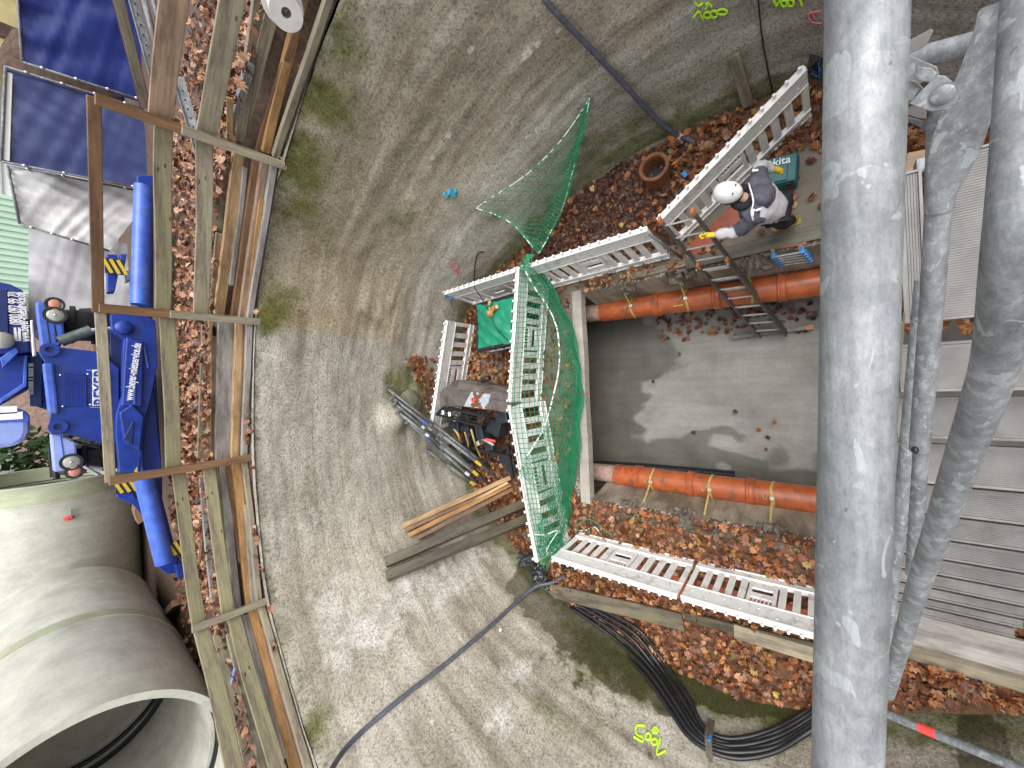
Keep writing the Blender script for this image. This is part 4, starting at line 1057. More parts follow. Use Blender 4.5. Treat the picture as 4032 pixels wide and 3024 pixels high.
# ------------------------------------------------------------------ plastic barriers
BL, BH = 2.06, 1.0
def make_barrier(L=BL):
    root = thing('plastic_barrier', 'x', 'barrier', (0, 0, 0), 'white plastic barriers around the pit')
    fr = MB(); T = .045
    fr.box((L/2, 0, .855), (L, T, .27)); fr.box((L/2, 0, 1.0), (L, T+.035, .03)); fr.box((L/2, 0, .715), (L-.004, T+.02, .02))
    fr.box((L/2, 0, .115), (L-.002, T, .13)); fr.box((L/2, 0, .185), (L, T+.03, .02)); fr.box((L/2, 0, .045), (L, T+.03, .02))
    fr.box((.035, 0, .45), (.07, T-.002, .52)); fr.box((L-.035, 0, .45), (.07, T-.002, .52))
    root_ = root; fr.build('frame', 'white', root, False, .006)
    xs = [.07+(L-.14)*k/11 for k in range(12)]
    for k in (1, 2, 3, 4, 7, 8, 9, 10):
        s = MB(); xc = xs[k]
        for j in (-1, 0, 1): s.box((xc+j*.031, 0, .45), (.024, .036, .505))
        s.box((xc, 0, .45), (.09, .018, .505)); s.build('slat', 'white', root)
    c = MB(); c.box((L/2, 0, .52), (.30, .03, .11)); c.box((L/2, 0, .30), (.30, .03, .12)); c.box((L/2-.165, 0, .45), (.05, .032, .5)); c.box((L/2+.165, 0, .45), (.05, .032, .5))
    for j in range(5): c.box((L/2-.1+.05*j, .0, .645), (.02, .034, .10))
    c.build('centre_panel', 'white', root, False, .004)
    rv = MB()
    for k in range(9):
        for s_ in (-1, 1):
            rv.ball((.12+(L-.24)*k/8, s_*T/2, .86+(.05 if k % 2 else -.05)), (.016, .008, .016), 8, 4)
            if k % 2 == 0: rv.ball((.2+(L-.4)*k/8, s_*T/2, .115), (.013, .008, .013), 8, 4)
    rv.build('rivets', 'white', root, True)
    pg = MB().tube([(0, 0, 0), (0, 0, .045), (0, 0, .048), (0, 0, .075)], [.011, .011, .019, .019], 10).build('peg', 'whiteb', root, 'auto', loc=1)
    pg.location = (.06, 0, 1.01)
    for k in range(1, 14):
        q = pg.copy(); COL.objects.link(q); q.parent = root; q.location = (.06+(L-.12)*k/13, 0, 1.01)
    return root
PROTO = make_barrier(); first = [True]
def place(top_a, top_b, bot_a, label, L=None, tilt=True):
    """stands a barrier with its top edge from top_a to top_b and its foot line through bot_a"""
    if first[0]: r = PROTO; first[0] = False
    else:
        r = PROTO.copy(); COL.objects.link(r)
        for ch in list(PROTO.children):
            c = ch.copy(); COL.objects.link(c); c.parent = r
    a, b = Vector(top_a), Vector(top_b); x = (b-a); Lx = x.length; x.normalize()
    z = (a-Vector(bot_a)); z = (z-x*z.dot(x)).normalized(); y = z.cross(x)
    m = Matrix((x, y, z)).transposed().to_4x4(); m.translation = a-z*1.01
    sc = Lx/BL
    m = m @ Matrix.Diagonal((sc, 1, 1, 1))
    loc, rot, scl = m.decompose(); r.location = loc; r.rotation_euler = rot.to_euler(); r.scale = scl
    r['label'] = label; return r
def off(p, z): return Vector((p[0], p[1], z))
pA = P(3172, 262, 1.0); pB = P(2590, 868, 1.0)
dr = (pB-pA).normalized()
place(pA, pB, off(pA+Vector((-.02, -.02, 0)), 0), 'long slanting white barrier beside the person with the white helmet')
pA = P(2548, 900, 1.0); pB = P(2052, 1056, 1.0)
place(pA, pB, off(pA+Vector((-.17, 0, 0)), .03), 'white barrier behind the ladder, between the corner and the green net')
pA = P(2046, 1058, 1.0); pB = P(1747, 1155, 1.0)
place(pA, pB, off(pA+Vector((-.12, 0, 0)), .03), 'white barrier running to the far wall beside the green box')
pA = P(2038, 1050, 1.0); pB = P(2006, 1592, 1.0)
place(pA, pB, off(pA+Vector((0, .0, 0)), .02), 'white barrier across the pit end, right one under the draped green net')
pA = P(2004, 1596, 1.02); pB = P(2112, 2214, 1.0)
place(pA, pB, off(pA+Vector((0, -.12, 0)), .02), 'white barrier across the pit end, left one under the green net by the beams')
pA = P(1758, 1262, 1.02); pB = P(1694, 1694, 1.08)
place(pA, pB, off(pA+Vector((.0, .17, 0)), .05), 'farthest white barrier standing by the wall behind the grey machine')
pA = P(2172, 2198, 1.0); pB = P(2664, 2350, 1.0)
place(pA, pB, off(pA+Vector((.10, 0, 0)), .03), 'white barrier over red board on the left walkway, next to the net corner')
pA = P(2680, 2354, 1.0); pB = P(3360, 2550, 1.0)
place(pA, pB, off(pA+Vector((.10, 0, 0)), .03), 'white barrier on the left walkway cut off by the big steel tube')
# sticker on the net-side barrier
c = P(2105, 1632, .42)
MB().box(c, (.28, .02, .20)).build('sticker_tmp', 'white')
bpy.data.objects.remove(bpy.data.objects['sticker_tmp'])
# brace plate at the barrier corner
r = thing('barrier_brace', 'galvanised brace with a foot plate beneath the barrier corner by the ladder', 'brace', P(2690, 1025, 0))
MB().tube([P(2560, 925, .98), P(2688, 1018, .06)], .024, 12).build('strut', 'galv_far', r, True)
MB().box(P(2692, 1022, .03), (.14, .14, .012)).build('foot_plate', 'galv_far', r, False, .004)
MB().box(P(2692, 1022, .05), (.05, .05, .05)).build('bracket', 'galv_far', r, False, .004)
# blue clamp at the far barrier end
r = thing('barrier_clamp', 'small blue clamp on the far barrier end by the wall', 'clamp', P(1760, 1165, .85))
MB().tube([P(1750, 1165, .9), P(1780, 1178, .85)], .022, 8).build('grip', 'bluepl', r, True)
MB().box(P(1765, 1172, .84), (.05, .07, .05)).build('block', 'chrome', r)

# ------------------------------------------------------------------ boards and planks on the shaft bottom
def board(name, pix, z, th, mat, label, cat='board'):
    poly = [P(x, y, z) for x, y in pix]
    o = MB().prism(poly, (0, 0, -th)); return single(o, name, mat, label, cat, bevel=.004)
board('formwork_board', [(2280, 2215), (2740, 2355), (2735, 2295), (2300, 2150)], .10, .03, 'redboard', 'red formwork board under the barrier at the net corner')
board('formwork_board', [(2745, 2350), (3330, 2520), (3320, 2440), (2745, 2285)], .10, .03, 'redboard', 'red formwork board under the barrier cut off by the steel tube')
board('formwork_board', [(2890, 800), (2960, 860), (2740, 1015), (2700, 975)], .06, .025, 'redboard', 'wet red formwork board beneath the person and the ladder top')
board('formwork_board', [(3060, 790), (3110, 740), (3145, 770), (3090, 830)], .05, .02, 'redboard', 'small reddish board edge under the teal case')
def plank(a, b, z, wd, th, mat, label, warp=.02):
    return timber('plank', P(*a, z), P(*b, z+.02), wd, th, mat, label, 'plank', warp=warp)
plank((2130, 2315), (2690, 2450), .10, .26, .05, 'wood_dark', 'wide weathered plank along the leaves at the left walkway'); bpy.data.objects['plank'].data.materials[0] = wood('grey_brown_wood', (.135, .112, .085), .25, .5)
timber('plank', P(2700, 2430, .08), P(3260, 2560, .08), .14, .06, 'wood_dark', 'dark wet plank under the cut-off barrier', 'plank', warp=.02)
timber('plank', P(2890, 2480, .10), P(3330, 2620, .10), .20, .04, 'wood_old', 'mossy plank end by the steel tube in the leaves', 'plank', warp=.02)
timber('plank', P(2700, 1040, .05), P(3330, 890, .05), .18, .05, 'wood_dark', 'wet plank along the pit edge under the person', 'plank', warp=.02)
timber('plank', P(2470, 1095, .04), P(2760, 1020, .04), .10, .04, 'wood_old', 'greenish plank along the pit edge below the barrier', 'plank', warp=.02)
timber('plank', P(2890, 195, 1.45) if False else WH(2888, 205, .05), WH(2948, 400, .06), .13, .05, 'wood_old', 'short weathered plank leaning upright against the shaft wall', 'plank', up=WN(2900, 300))
# planks shoring the left pit side top
timber('plank', P(2320, 2010, .02), P(3320, 2185, .02), .10, .05, 'wood_dark', 'dark edge plank along the left side of the pit', 'plank', warp=.02)
# crumpled bitumen sheets on the pit sides
def crumple(name, c, size, mat, label, seed, cat='sheet', nrm=(0, 0, 1), depth=.5):
    c = Vector(c); mb = MB(); q = Vector(nrm).normalized().to_track_quat('Z', 'Y').to_matrix()
    def f(u, v):
        a = (u-.5)*2; b = (v-.5)*2; rr = max(abs(a), abs(b))
        w1 = noise.noise(Vector((a*1.7+seed, b*1.7, seed))); w2 = noise.noise(Vector((a*4+seed, b*4, seed*2)))
        e = 1+.35*noise.noise(Vector((a*2, b*2, seed+5)))
        return c+q @ Vector((a*size[0]*e, b*size[1]*e, size[2]*(depth*(1-rr*rr)+w1*.7+abs(w2)*.5)))
    mb.grid(f, 26, 26); o = single(mb, name, mat, label, cat, smooth=True)
    md = o.modifiers.new('thickness', 'SOLIDIFY'); md.thickness = .006; return o
for k, (x, y, lab, s) in enumerate([(2475, 1125, 'torn bitumen flap on the right pit edge nearest the net', .085), (2655, 1085, 'torn bitumen flap on the pit edge left of the ladder', .10), (2718, 1070, 'small dark bitumen flap close to the ladder rail', .07), (2975, 1015, 'torn bitumen flap between ladder and blue rungs', .13)]):
    crumple('bitumen_flap', P(x, y, -.05), (s*1.7, s*1.4, .16), 'bitumen', lab, 3+k*7)
for k, (x, y, lab, s) in enumerate([(2480, 2000, 'torn bitumen flap on left pit edge nearest the slab edge', .12), (2700, 2050, 'curled bitumen flap in the middle of the left pit edge', .14), (2830, 2080, 'small bitumen flap beside the curled one', .10), (3045, 2120, 'torn bitumen flap on left pit edge near the steel tube', .16)]):
    crumple('bitumen_flap', P(x, y, -.02), (s*1.3, s*1.2, .14), 'bitumen', lab, 43+k*7)
crumple('black_film', P(2130, 2270, .12), (.22, .2, .22), 'film', 'crumpled black film lying at the net corner by the hose', 91)
crumple('black_film', P(2240, 2215, .12), (.14, .16, .18), 'film', 'crumpled black film tucked under the barrier at the net corner', 97)
crumple('black_film', P(2075, 2200, .2), (.12, .2, .2), 'film', 'crumpled black film behind the net-covered barrier end', 99)

deb = MB()
for _ in range(420):
    sd_ = random.random()
    if sd_ < .4: x, y = PX0-abs(random.gauss(0, .06)), random.uniform(-1.5, 3.4)
    elif sd_ < .75: x, y = PX1+abs(random.gauss(0, .07)), random.uniform(-1.5, 3.4)
    else: x, y = random.uniform(PX0, PX1), 3.68+abs(random.gauss(0, .08))
    r_ = random.uniform(.008, .028); deb.ball((x, y, fz(x, y)+r_*.4), (r_, r_*random.uniform(.6, 1.2), r_*.7), 6, 4)
tag(deb.build('rubble', 'slab', None, False), kind='stuff')
# ------------------------------------------------------------------ orange pipes in the pit
PZC = -.72
def orange_pipe(start, ends, collars, straps, R, label, mark=False):
    a = P(*start, PZC); b = P(*ends, PZC); r = thing('orange_pipe', label, 'pipe', (a+b)/2-Vector((0, 0, R)), 'orange bypass pipes in the pit')
    d = (b-a).normalized(); m0 = a+d*.0; s_ = a-d*1.2
    MB().tube([a, b], R, 40).build('barrel', 'orange', r, 'auto')
    MB().tube([s_, a+d*.02], R*.86, 32).build('mortared_end', 'mortar', r, 'auto')
    for c in collars:
        q = P(*c, PZC); q = a+d*(q-a).dot(d)
        MB().tube([q-d*.07, q-d*.06, q-d*.03, q-d*.02, q+d*.03, q+d*.04, q+d*.05, q+d*.055], [R+.004, R+.022, R+.024, R+.014, R+.014, R+.026, R+.026, R+.004], 40).build('collar', 'orange', r, 'auto')
    for k, c in enumerate(straps):
        q = P(*c, PZC); q = a+d*(q-a).dot(d)
        n = MB(); sd_ = Vector((1, 0, 0)) if a.x > 0 else Vector((-1, 0, 0))
        loop = [q+Vector((math.cos(t)*(R+.006), 0, math.sin(t)*(R+.006)))+d*.015*math.sin(3*t+k) for t in [i*2*math.pi/24 for i in range(25)]]
        for i in range(24): n.beam(loop[i], loop[i+1], .032, .005, (loop[i]-q))
        n.beam(q+Vector((0, 0, R)), q+sd_*.30+Vector((0, 0, .62)), .03, .005)
        n.build('strap', 'strap', r)
        MB().box(q+Vector((0, 0, R+.02)), (.05, .06, .025)).build('buckle', 'chrome', r, False, .003)
        MB().tube(spline([q+Vector((0, 0, R+.02)), q+Vector((.05, .05, R+.04)), q+Vector((-.04, .1, R+.02)), q+Vector((.09, .13, R-.03))], 4), .006, 5).build('strap_tail', 'strap', r)
    return r
o1 = orange_pipe((2372, 1227), (3400, 1088), [(2592, 1195), (2830, 1166), (3085, 1132)], [(2500, 1208), (2712, 1180), (2965, 1150)], .2, 'orange pipe on the right side of the pit beneath the ladder')
MB().box(P(2672, 1204, PZC+.19), (.02, .16, .05)).build('paper_label', 'strap', o1)
o2 = orange_pipe((2428, 1868), (3400, 1993), [(2518, 1882), (2727, 1908), (2962, 1936)], [(2577, 1888), (2805, 1918), (3046, 1947)], .2, 'orange pipe on the left side of the pit beside the black corrugated hose')
mk = MB()
for (a, b) in (((2440, 1852), (2460, 1858)), ((2452, 1840), (2458, 1872)), ((2474, 1850), (2486, 1866)), ((2486, 1866), (2500, 1852))):
    mk.beam(P(*a, PZC+.20), P(*b, PZC+.20), .014, .004)
mk.build('red_marks', 'pred', o2)
# corrugated hose
pa, pb = P(2300, 1828, -1.45), P(2892, 1868, -1.6); m = MB(); n = 90; pts = []; rr = []
for i in range(n*4+1):
    t = i/(n*4); pts.append(pa.lerp(pb, t)+Vector((.02*math.sin(t*4), 0, 0))); rr.append(.085 if i % 4 in (0, 1) else .072)
single(m.tube(pts, rr, 18), 'corrugated_hose', 'corr', 'black corrugated hose lying beside the left orange pipe', 'hose', smooth=True)

# ------------------------------------------------------------------ ladder
def ladder():
    A1, A2 = P(2598, 868, 1.25), P(2712, 838, 1.25)
    B1, B2 = P(2990, 1318, -1.72), P(3085, 1305, -1.72)
    r = thing('ladder', 'two-part aluminium ladder with orange end caps leaning from the pit over the barrier', 'ladder', (B1+B2)/2)
    w_ = (A2-A1).normalized(); dn = (B1-A1).normalized(); nr = dn.cross(w_); 
    if nr.z < 0: nr = -nr
    C1 = A1; C2 = A1+w_*.40; D1 = B1; D2 = B1+w_*.40
    def section(c1, c2, d1, d2, nm, wd):
        for a, b in ((c1, d1), (c2, d2)):
            o = MB().beam(a, b, wd, .068, nr).build('side_rail', 'ladrail', r, False, .004)
            MB().beam(a-dn*.03, a+dn*.05, wd+.01, .08, nr).build('end_cap', 'ladcap', o, False, .004)
        L = (d1-c1).length; k = .12
        while k < L-.1:
            MB().tube([c1+dn*k, c2+dn*k], .014, 8).build('rung', 'chrome_soft', r, 'auto'); k += .28
    section(C1, C2, D1, D2, 'lower', .028)
    o_ = nr*.075; sh = .98
    section(C1+dn*sh+o_+w_*.035, C2+dn*sh+o_-w_*-.005, D1+dn*-.05+o_+w_*.035, D2+dn*-.05+o_+w_*.005, 'upper', .026)
    for q in (C1, C2):
        MB().tube([q+dn*(sh+.02)+o_*1.6, q+dn*(sh+.10)+o_*1.7, q+dn*(sh+.11)-o_*.4], .009, 8).build('hook', 'chrome', r, True)
    s1, s2 = P(2880, 1330, -1.72), P(3195, 1288, -1.72)
    o = MB().beam(s1, s2, .07, .045).build('stabiliser_bar', 'ladrail', r, False, .004)
    MB().beam(s2-(s2-s1).normalized()*.07, s2+(s2-s1).normalized()*.03, .08, .055).build('end_cap', 'ladcap', o)
    return r
MAT['ladrail'] = simple('dirty_aluminium', (.13, .12, .112), .5, .4, .3, 9)
MAT['ladcap'] = simple('orange_cap', (.45, .16, .06), .5, 0, .15, 9)
MAT['chrome_soft'] = simple('rung_aluminium', (.42, .41, .39), .45, .4, .2, 20)
ladder()
# blue telescopic ladder hanging at the pit edge
r = thing('telescopic_ladder', 'folded telescopic ladder with blue joints hanging by the right pit edge', 'ladder', P(3110, 1020, -.2))
for k in range(5):
    z = .02-.085*k; f = k*.1
    a = P(3046+8*k, 1012+8*k, z); b = P(3160+8*k, 992+9*k, z)
    MB().tube([a, b], .014, 8).build('rung', 'chrome_soft', r, 'auto')
    for q, s_ in ((a, -1), (b, 1)):
        MB().box(q, (.05, .05, .055)).build('joint', 'bluepl', r, False, .006)
        MB().beam(q, q+Vector((.14-.02*k, 0, .03)), .045, .05).build('arm', 'bluepl', r, False, .006)
for x, y in ((3042, 985), (3150, 968)):
    MB().tube([P(x, y, .1), P(x+2, y+22, -.02)], .022, 8).build('buckle', 'chrome', r)
tg = MB().beam(P(3030, 978, .07), P(3175, 955, .07), .05, .012).build('strap', 'redboard', r)
# clay pipe socket among leaves
c = P(2592, 700, .02)
r = thing('clay_pipe_socket', 'open brown clay pipe socket among wet leaves behind the long barrier', 'pipe', c)
ax = Vector((.1, -.12, 1)).normalized()
MB().pipe(c, c+ax*.30, .20, .165, 48).build('barrel', 'clay', r, 'auto')
MB().pipe(c+ax*.27, c+ax*.33, .222, .172, 48).build('rim', 'clay', r, 'auto')
MB().tube([c+ax*.02, c+ax*.05], .17, 32).build('bottom', 'black', r, 'auto')
single(MB().box(P(2697, 688, .10), (.09, .06, .05), Matrix.Rotation(.5, 3, 'Z')), 'cyan_foam_bit', 'bluepl', 'small blue plastic bit lying by the clay socket', 'scrap')
fb = MB(); q = WH(1768, 757, .04); 
for k in range(9): fb.ball(WH(1752+k*5.5+random.uniform(-4, 4), 757+random.uniform(-11, 11), .025), (random.uniform(.03, .055), .03, random.uniform(.03, .06)), 7, 5)
single(fb, 'foam_patch', 'cyan', 'light blue foam blob stuck on the wall', 'foam')
# teal tool case
cc = P(3060, 690, .0); r = thing('tool_case', 'teal plastic tool case behind the person', 'case', cc, rot=(0, 0, 0))
qa = [P(2985, 632, .32), P(3128, 618, .32), P(3120, 738, .32), P(2990, 700, .32)]
cx = sum((p for p in qa), Vector())/4
rot = Matrix.Rotation(R_(-6), 3, 'Z'); cz = Vector((cx.x, cx.y, 0))
MB().box(cz+Vector((0, 0, .15)), (.36, .46, .20), rot).build('tray', 'teal', r, False, .02)
l_ = MB().box(cz+Vector((0, 0, .29)), (.35, .45, .07), rot).build('lid', 'teal', r, False, .02)
MB().box(cz+rot @ Vector((-.05, 0, .335)), (.20, .26, .02), rot).build('lid_relief', 'teal', r, False, .006)
text_mesh('makita', .13, 'pwhite', 'lettering', r, cz+rot @ Vector((.10, .02, .330)), rot @ Vector((0, -1, 0)), rot @ Vector((1, 0, 0)), .002, .001)
for s_ in (-.14, .14): MB().box(cz+rot @ Vector((-.18, s_, .24)), (.02, .06, .09), rot).build('latch', 'black', r, False, .004)

# ------------------------------------------------------------------ generator box, machine, tubes, beams
def gbox():
    z1 = .78
    q = [P(1882, 1202, z1), P(2028, 1160, z1), P(2016, 1352, z1), P(1880, 1380, z1)]
    r = thing('generator_box', 'low box with a creased green sheet lid and black frame, yellow leaves on it', 'generator', P(1950, 1270, .02))
    mb = MB()
    def f(u, v):
        p = q[0].lerp(q[1], u).lerp(q[3].lerp(q[2], u), v); dd = abs(u-v)
        cr = sum(.035*max(0, 1-abs((u*.8-v+k_)*14)) for k_ in (.05, .32, .6)); return p+Vector((0, 0, cr+.03*noise.noise(Vector((u*3+v*3, u*7-v*7, 3)))+.025*max(0, 1-dd*4)+.05*(min(u, 1-u, v, 1-v)**.5)))
    mb.grid(f, 24, 24); mb.build('lid', 'greenbox', r, True)
    for a, b, nm in ((q[0], q[3], 'frame'), (q[0], q[1], 'frame'), (q[3], q[2], 'frame'), (q[1], q[2], 'frame')):
        MB().beam(a+Vector((0, 0, -.02)), b+Vector((0, 0, -.02)), .06, .09).build('frame', 'black', r, False, .008)
    c = (q[0]+q[1]+q[2]+q[3])/4
    poly = [Vector((p.x, p.y, z1-.06)).lerp(Vector((c.x, c.y, z1-.06)), .03) for p in q]
    MB().prism(poly, (0, 0, -.22)).build('body', 'greenbox', r)
    poly = [p+Vector((0, 0, -.221)) for p in poly]; MB().prism(poly, (0, 0, -.42)).build('base', 'black', r)
    for k, t in enumerate((.15, .38, .62, .85)):
        p = q[3].lerp(q[2], t)+Vector((-.02, -.04, -.30)); MB().box(p, (.03, .15, .10), Matrix.Rotation(math.atan2((q[2]-q[3]).y, (q[2]-q[3]).x)-math.pi/2, 3, 'Z')).build('sticker', 'pwhite' if k != 3 else 'mortar', r)
    return r
gbox()
pts = [(P(1938+random.gauss(0, 7), 1222+random.gauss(0, 17), .86), Vector((0, 0, 1))) for _ in range(18)]
leaves(pts, 'lid_leaves', [((.52, .34, .10), 2), ((.50, .25, .08), 2)], (.05, .07), .3)
def grey_machine():
    r = thing('drilling_rig', 'grey faceted steel hood and black rack on a dark blue machine behind the net', 'machine', P(1950, 1640, 0))
    def slab(name, pix, z, th, mat, par=r, bev=.008):
        poly = [P(x, y, zz) for x, y, zz in [(a[0], a[1], a[2] if len(a) > 2 else z) for a in pix]]
        return MB().prism(poly, (0, 0, -th)).build(name, mat, par, False, bev)
    h = slab('hood', [(1732, 1548, .95), (1745, 1530, 1.0), (2010, 1560, 1.0), (2010, 1622, .9), (1880, 1600, .9), (1734, 1600, .92)], 1, .35, 'steel')
    slab('hood_facet', [(1745, 1530, 1.02), (1790, 1497, .85), (1860, 1500, .85), (2010, 1530, .8), (2010, 1560, 1.02)], 1, .25, 'steel', h)
    slab('pale_panel', [(1855, 1543, 1.03), (1930, 1552, 1.03), (1918, 1612, .93), (1825, 1600, .95)], 1, .06, 'panelw', h, .003)
    crp = MB(); 
    for k in range(26):
        t = random.random(); crp.ball(P(1885+random.gauss(0, 9)-t*5, 1545+t*60, 1.05-.1*t), (random.uniform(.02, .05), random.uniform(.02, .05), .02), 7, 5)
    crp.build('rust_mud', 'rust', h, True)
    em = MB().pipe(P(1866, 1575, 1.0)-Vector((0, 0, 0)), P(1866, 1575, 1.0)+Vector((0, 0, .03)), .05, .03, 20).build('emblem', 'pred', h)
    slab('hood_rear', [(1930, 1575, 1.04), (2012, 1585, 1.04), (2012, 1630, .95), (1905, 1608, .97)], 1, .3, 'steel', h)
    MB().tube([P(1900, 1500, .95), P(1925, 1488, 1.0)], .05, 10).build('filler', 'black', r, True)
    # black rack
    corners = [(1720, 1632, .98), (1745, 1605, 1.02), (1915, 1640, 1.0), (1895, 1680, .95)]
    c = [P(*q) for q in corners]; rk = MB()
    for a in range(4): rk.beam(c[a], c[(a+1) % 4], .035, .06)
    for t in (.12, .24, .36, .48, .6, .72, .84): rk.beam(c[0].lerp(c[3], t), c[1].lerp(c[2], t), .012, .012)
    for t in (.33, .66): rk.beam(c[0].lerp(c[1], t), c[3].lerp(c[2], t), .012, .012)
    for a in range(4): rk.beam(c[a]-Vector((0, 0, .16)), c[(a+1) % 4]-Vector((0, 0, .16)), .02, .02)
    rk.build('rack', 'black', r)
    for t in (.1, .26): MB().box(c[0].lerp(c[3], t).lerp(c[1].lerp(c[2], t), .45)+Vector((0, 0, .02)), (.09, .07, .01)).build('rack_sticker', 'pwhite', r)
    eb = MB()
    for (x, y, z, sx, sy, sz) in [(1800, 1680, .7, .22, .28, .22), (1850, 1690, .65, .22, .25, .2), (1900, 1700, .7, .3, .2, .24), (1960, 1680, .6, .3, .35, .3), (1990, 1640, .65, .25, .3, .3), (1930, 1740, .5, .35, .2, .15)]:
        eb.box(P(x, y, z), (sx, sy, sz), Matrix.Rotation(random.uniform(-.4, .4), 3, 'Z'))
    eb.build('engine_block', 'navy', r, False, .02)
    for k, (x, y, z) in enumerate([(1790, 1672, .78), (1840, 1690, .76)]):
        MB().tube([P(x, y, z)-Vector((0, .1, 0)), P(x, y, z)+Vector((0, .12, 0))], .075, 20).build('drum', 'navy', r, 'auto')
    for k, pp in enumerate([[(1788, 1690, .8), (1806, 1715, .8), (1812, 1750, .5), (1816, 1785, .2)], [(1855, 1690, .85), (1868, 1735, .75), (1880, 1770, .4), (1895, 1805, .15)], [(1830, 1700, .8), (1842, 1740, .6), (1845, 1760, .4)]]):
        MB().tube(spline([P(*q) for q in pp], 6), .022, 8).build('hose', 'strap', r, True)
    MB().tube([P(1880, 1715, .75), P(1945, 1752, .7)], .035, 12).build('cylinder', 'chrome', r, 'auto')
    MB().tube([P(1915, 1730, .75), P(1950, 1738, .73)], .028, 12).build('red_valve', 'pred', r, 'auto')
    MB().box(P(1885, 1745, .72), (.1, .08, .08), Matrix.Rotation(.4, 3, 'Z')).build('fitting', 'chrome', r, False, .01)
    st = MB()
    for a, b in (((1690, 1795, .35), (1795, 1745, .35)), ((1795, 1745, .35), (2010, 1800, .35)), ((1880, 1835, .3), (2000, 1755, .3)), ((1790, 1745, .05), (1990, 1830, .05)), ((2000, 1755, .3), (2020, 1880, .3))):
        st.beam(P(*a), P(*b), .06, .06)
    st.build('stand_frame', 'black', r)
    slab('stand_plate', [(1960, 1800), (2015, 1770), (2030, 1880), (1985, 1850)], .28, .02, 'navy')
    tr = MB()
    tr.box(P(1850, 1720, .2), (1.2, .28, .32), Matrix.Rotation(R_(0), 3, 'Z')); tr.build('track', 'navy', r, False, .08)
grey_machine()
# scaffold tube bundle leaning on the wall
TB = [((1512, 1522), (1925, 1842, .05), 'steel prop with a dished top end, topmost of the leaning bundle'),
      ((1540, 1580), (1945, 1870, .05), 'second steel prop of the leaning bundle with blue and white bands'),
      ((1552, 1600), (1900, 1878, .05), 'third steel prop of the leaning bundle'),
      ((1562, 1625), (1925, 1905, .05), 'fourth steel prop with a yellow taped joint'),
      ((1588, 1655), (1880, 1900, .05), 'fifth steel prop of the leaning bundle'),
      ((1660, 1770), (1868, 1908, .08), 'short lower steel prop with yellow end of the bundle')]
for k, (a, b, lab) in enumerate(TB):
    t = WH(*a, .10+.03*(k % 2)); q = P(*b)
    r = thing('steel_prop', lab, 'prop', q, 'steel props leaning on the far wall')
    m_ = t.lerp(q, .45); d = (q-t).normalized()
    MB().tube([t, m_], .030, 12).build('inner_tube', 'galv_far', r, True)
    MB().tube([m_, q], .038, 12).build('outer_tube', 'galv_far', r, True)
    MB().tube([m_-d*.05, m_+d*.06], .052, 12).build('collar', 'galv_far', r, 'auto')
    MB().tube([t-d*.008, t+d*.008], .075, 14).build('end_plate', 'galv_far', r, 'auto')
    MB().tube([t.lerp(q, .28), t.lerp(q, .31)], .034, 12).build('band', ['steel', 'bluelt', 'pwhite', 'pwhite', 'bluelt', 'steel'][k], r, 'auto')
    MB().tube([t.lerp(q, .80 if k != 5 else .9), t.lerp(q, .86 if k != 5 else .99)], .0395, 12).build('band', ['galv_far', 'yellow', 'galv_far', 'yellow', 'pwhite', 'yellow'][k], r, 'auto')
    MB().tube([m_+Vector((-.06, -.03, .03)), m_+Vector((.06, -.03, -.03)), m_+Vector((.08, -.05, .02))], .007, 6).build('pin', 'chrome', r, True)
# timbers leaning on the left wall
def lean(name, a, b, wd, h, mat, lab, o1=.10, cat='timber', g=None):
    t = WH(*a, o1); q = P(*b); return timber(name, t, q, wd, h, mat, lab, cat, g, up=WN(*a), bev=.008)
lean('timber_beam', (1512, 2225), (2100, 1968, .08), .16, .16, 'wood_dark', 'upper of two dark squared beams leaning on the wall', .12, 'beam')
lean('timber_beam', (1518, 2278), (2135, 2020, .08), .16, .16, 'wood_dark', 'lower of two dark squared beams leaning on the wall', .10, 'beam')
lean('lath', (1575, 2078), (2010, 1880, .15), .09, .04, 'wood_fresh', 'fresh golden lath, topmost of the leaning laths', .10, 'lath', 'laths leaning above the dark beams')
lean('lath', (1590, 2090), (2000, 1895, .12), .10, .05, 'wood_brown', 'brown lath second from the top of the leaning laths', .07, 'lath', 'laths leaning above the dark beams')
lean('lath', (1605, 2112), (2010, 1908, .12), .08, .05, 'wood_orange', 'orange-brown lath in the middle of the leaning laths', .08, 'lath', 'laths leaning above the dark beams')
lean('lath', (1700, 2060), (2000, 1900, .25), .05, .03, 'wood_fresh', 'short pale splintered lath on top of the others', .16, 'lath', 'laths leaning above the dark beams')
lean('lath', (1640, 2122), (2020, 1925, .12), .08, .05, 'wood_brown', 'dark brown lath just above the dark squared beams', .06, 'lath', 'laths leaning above the dark beams')

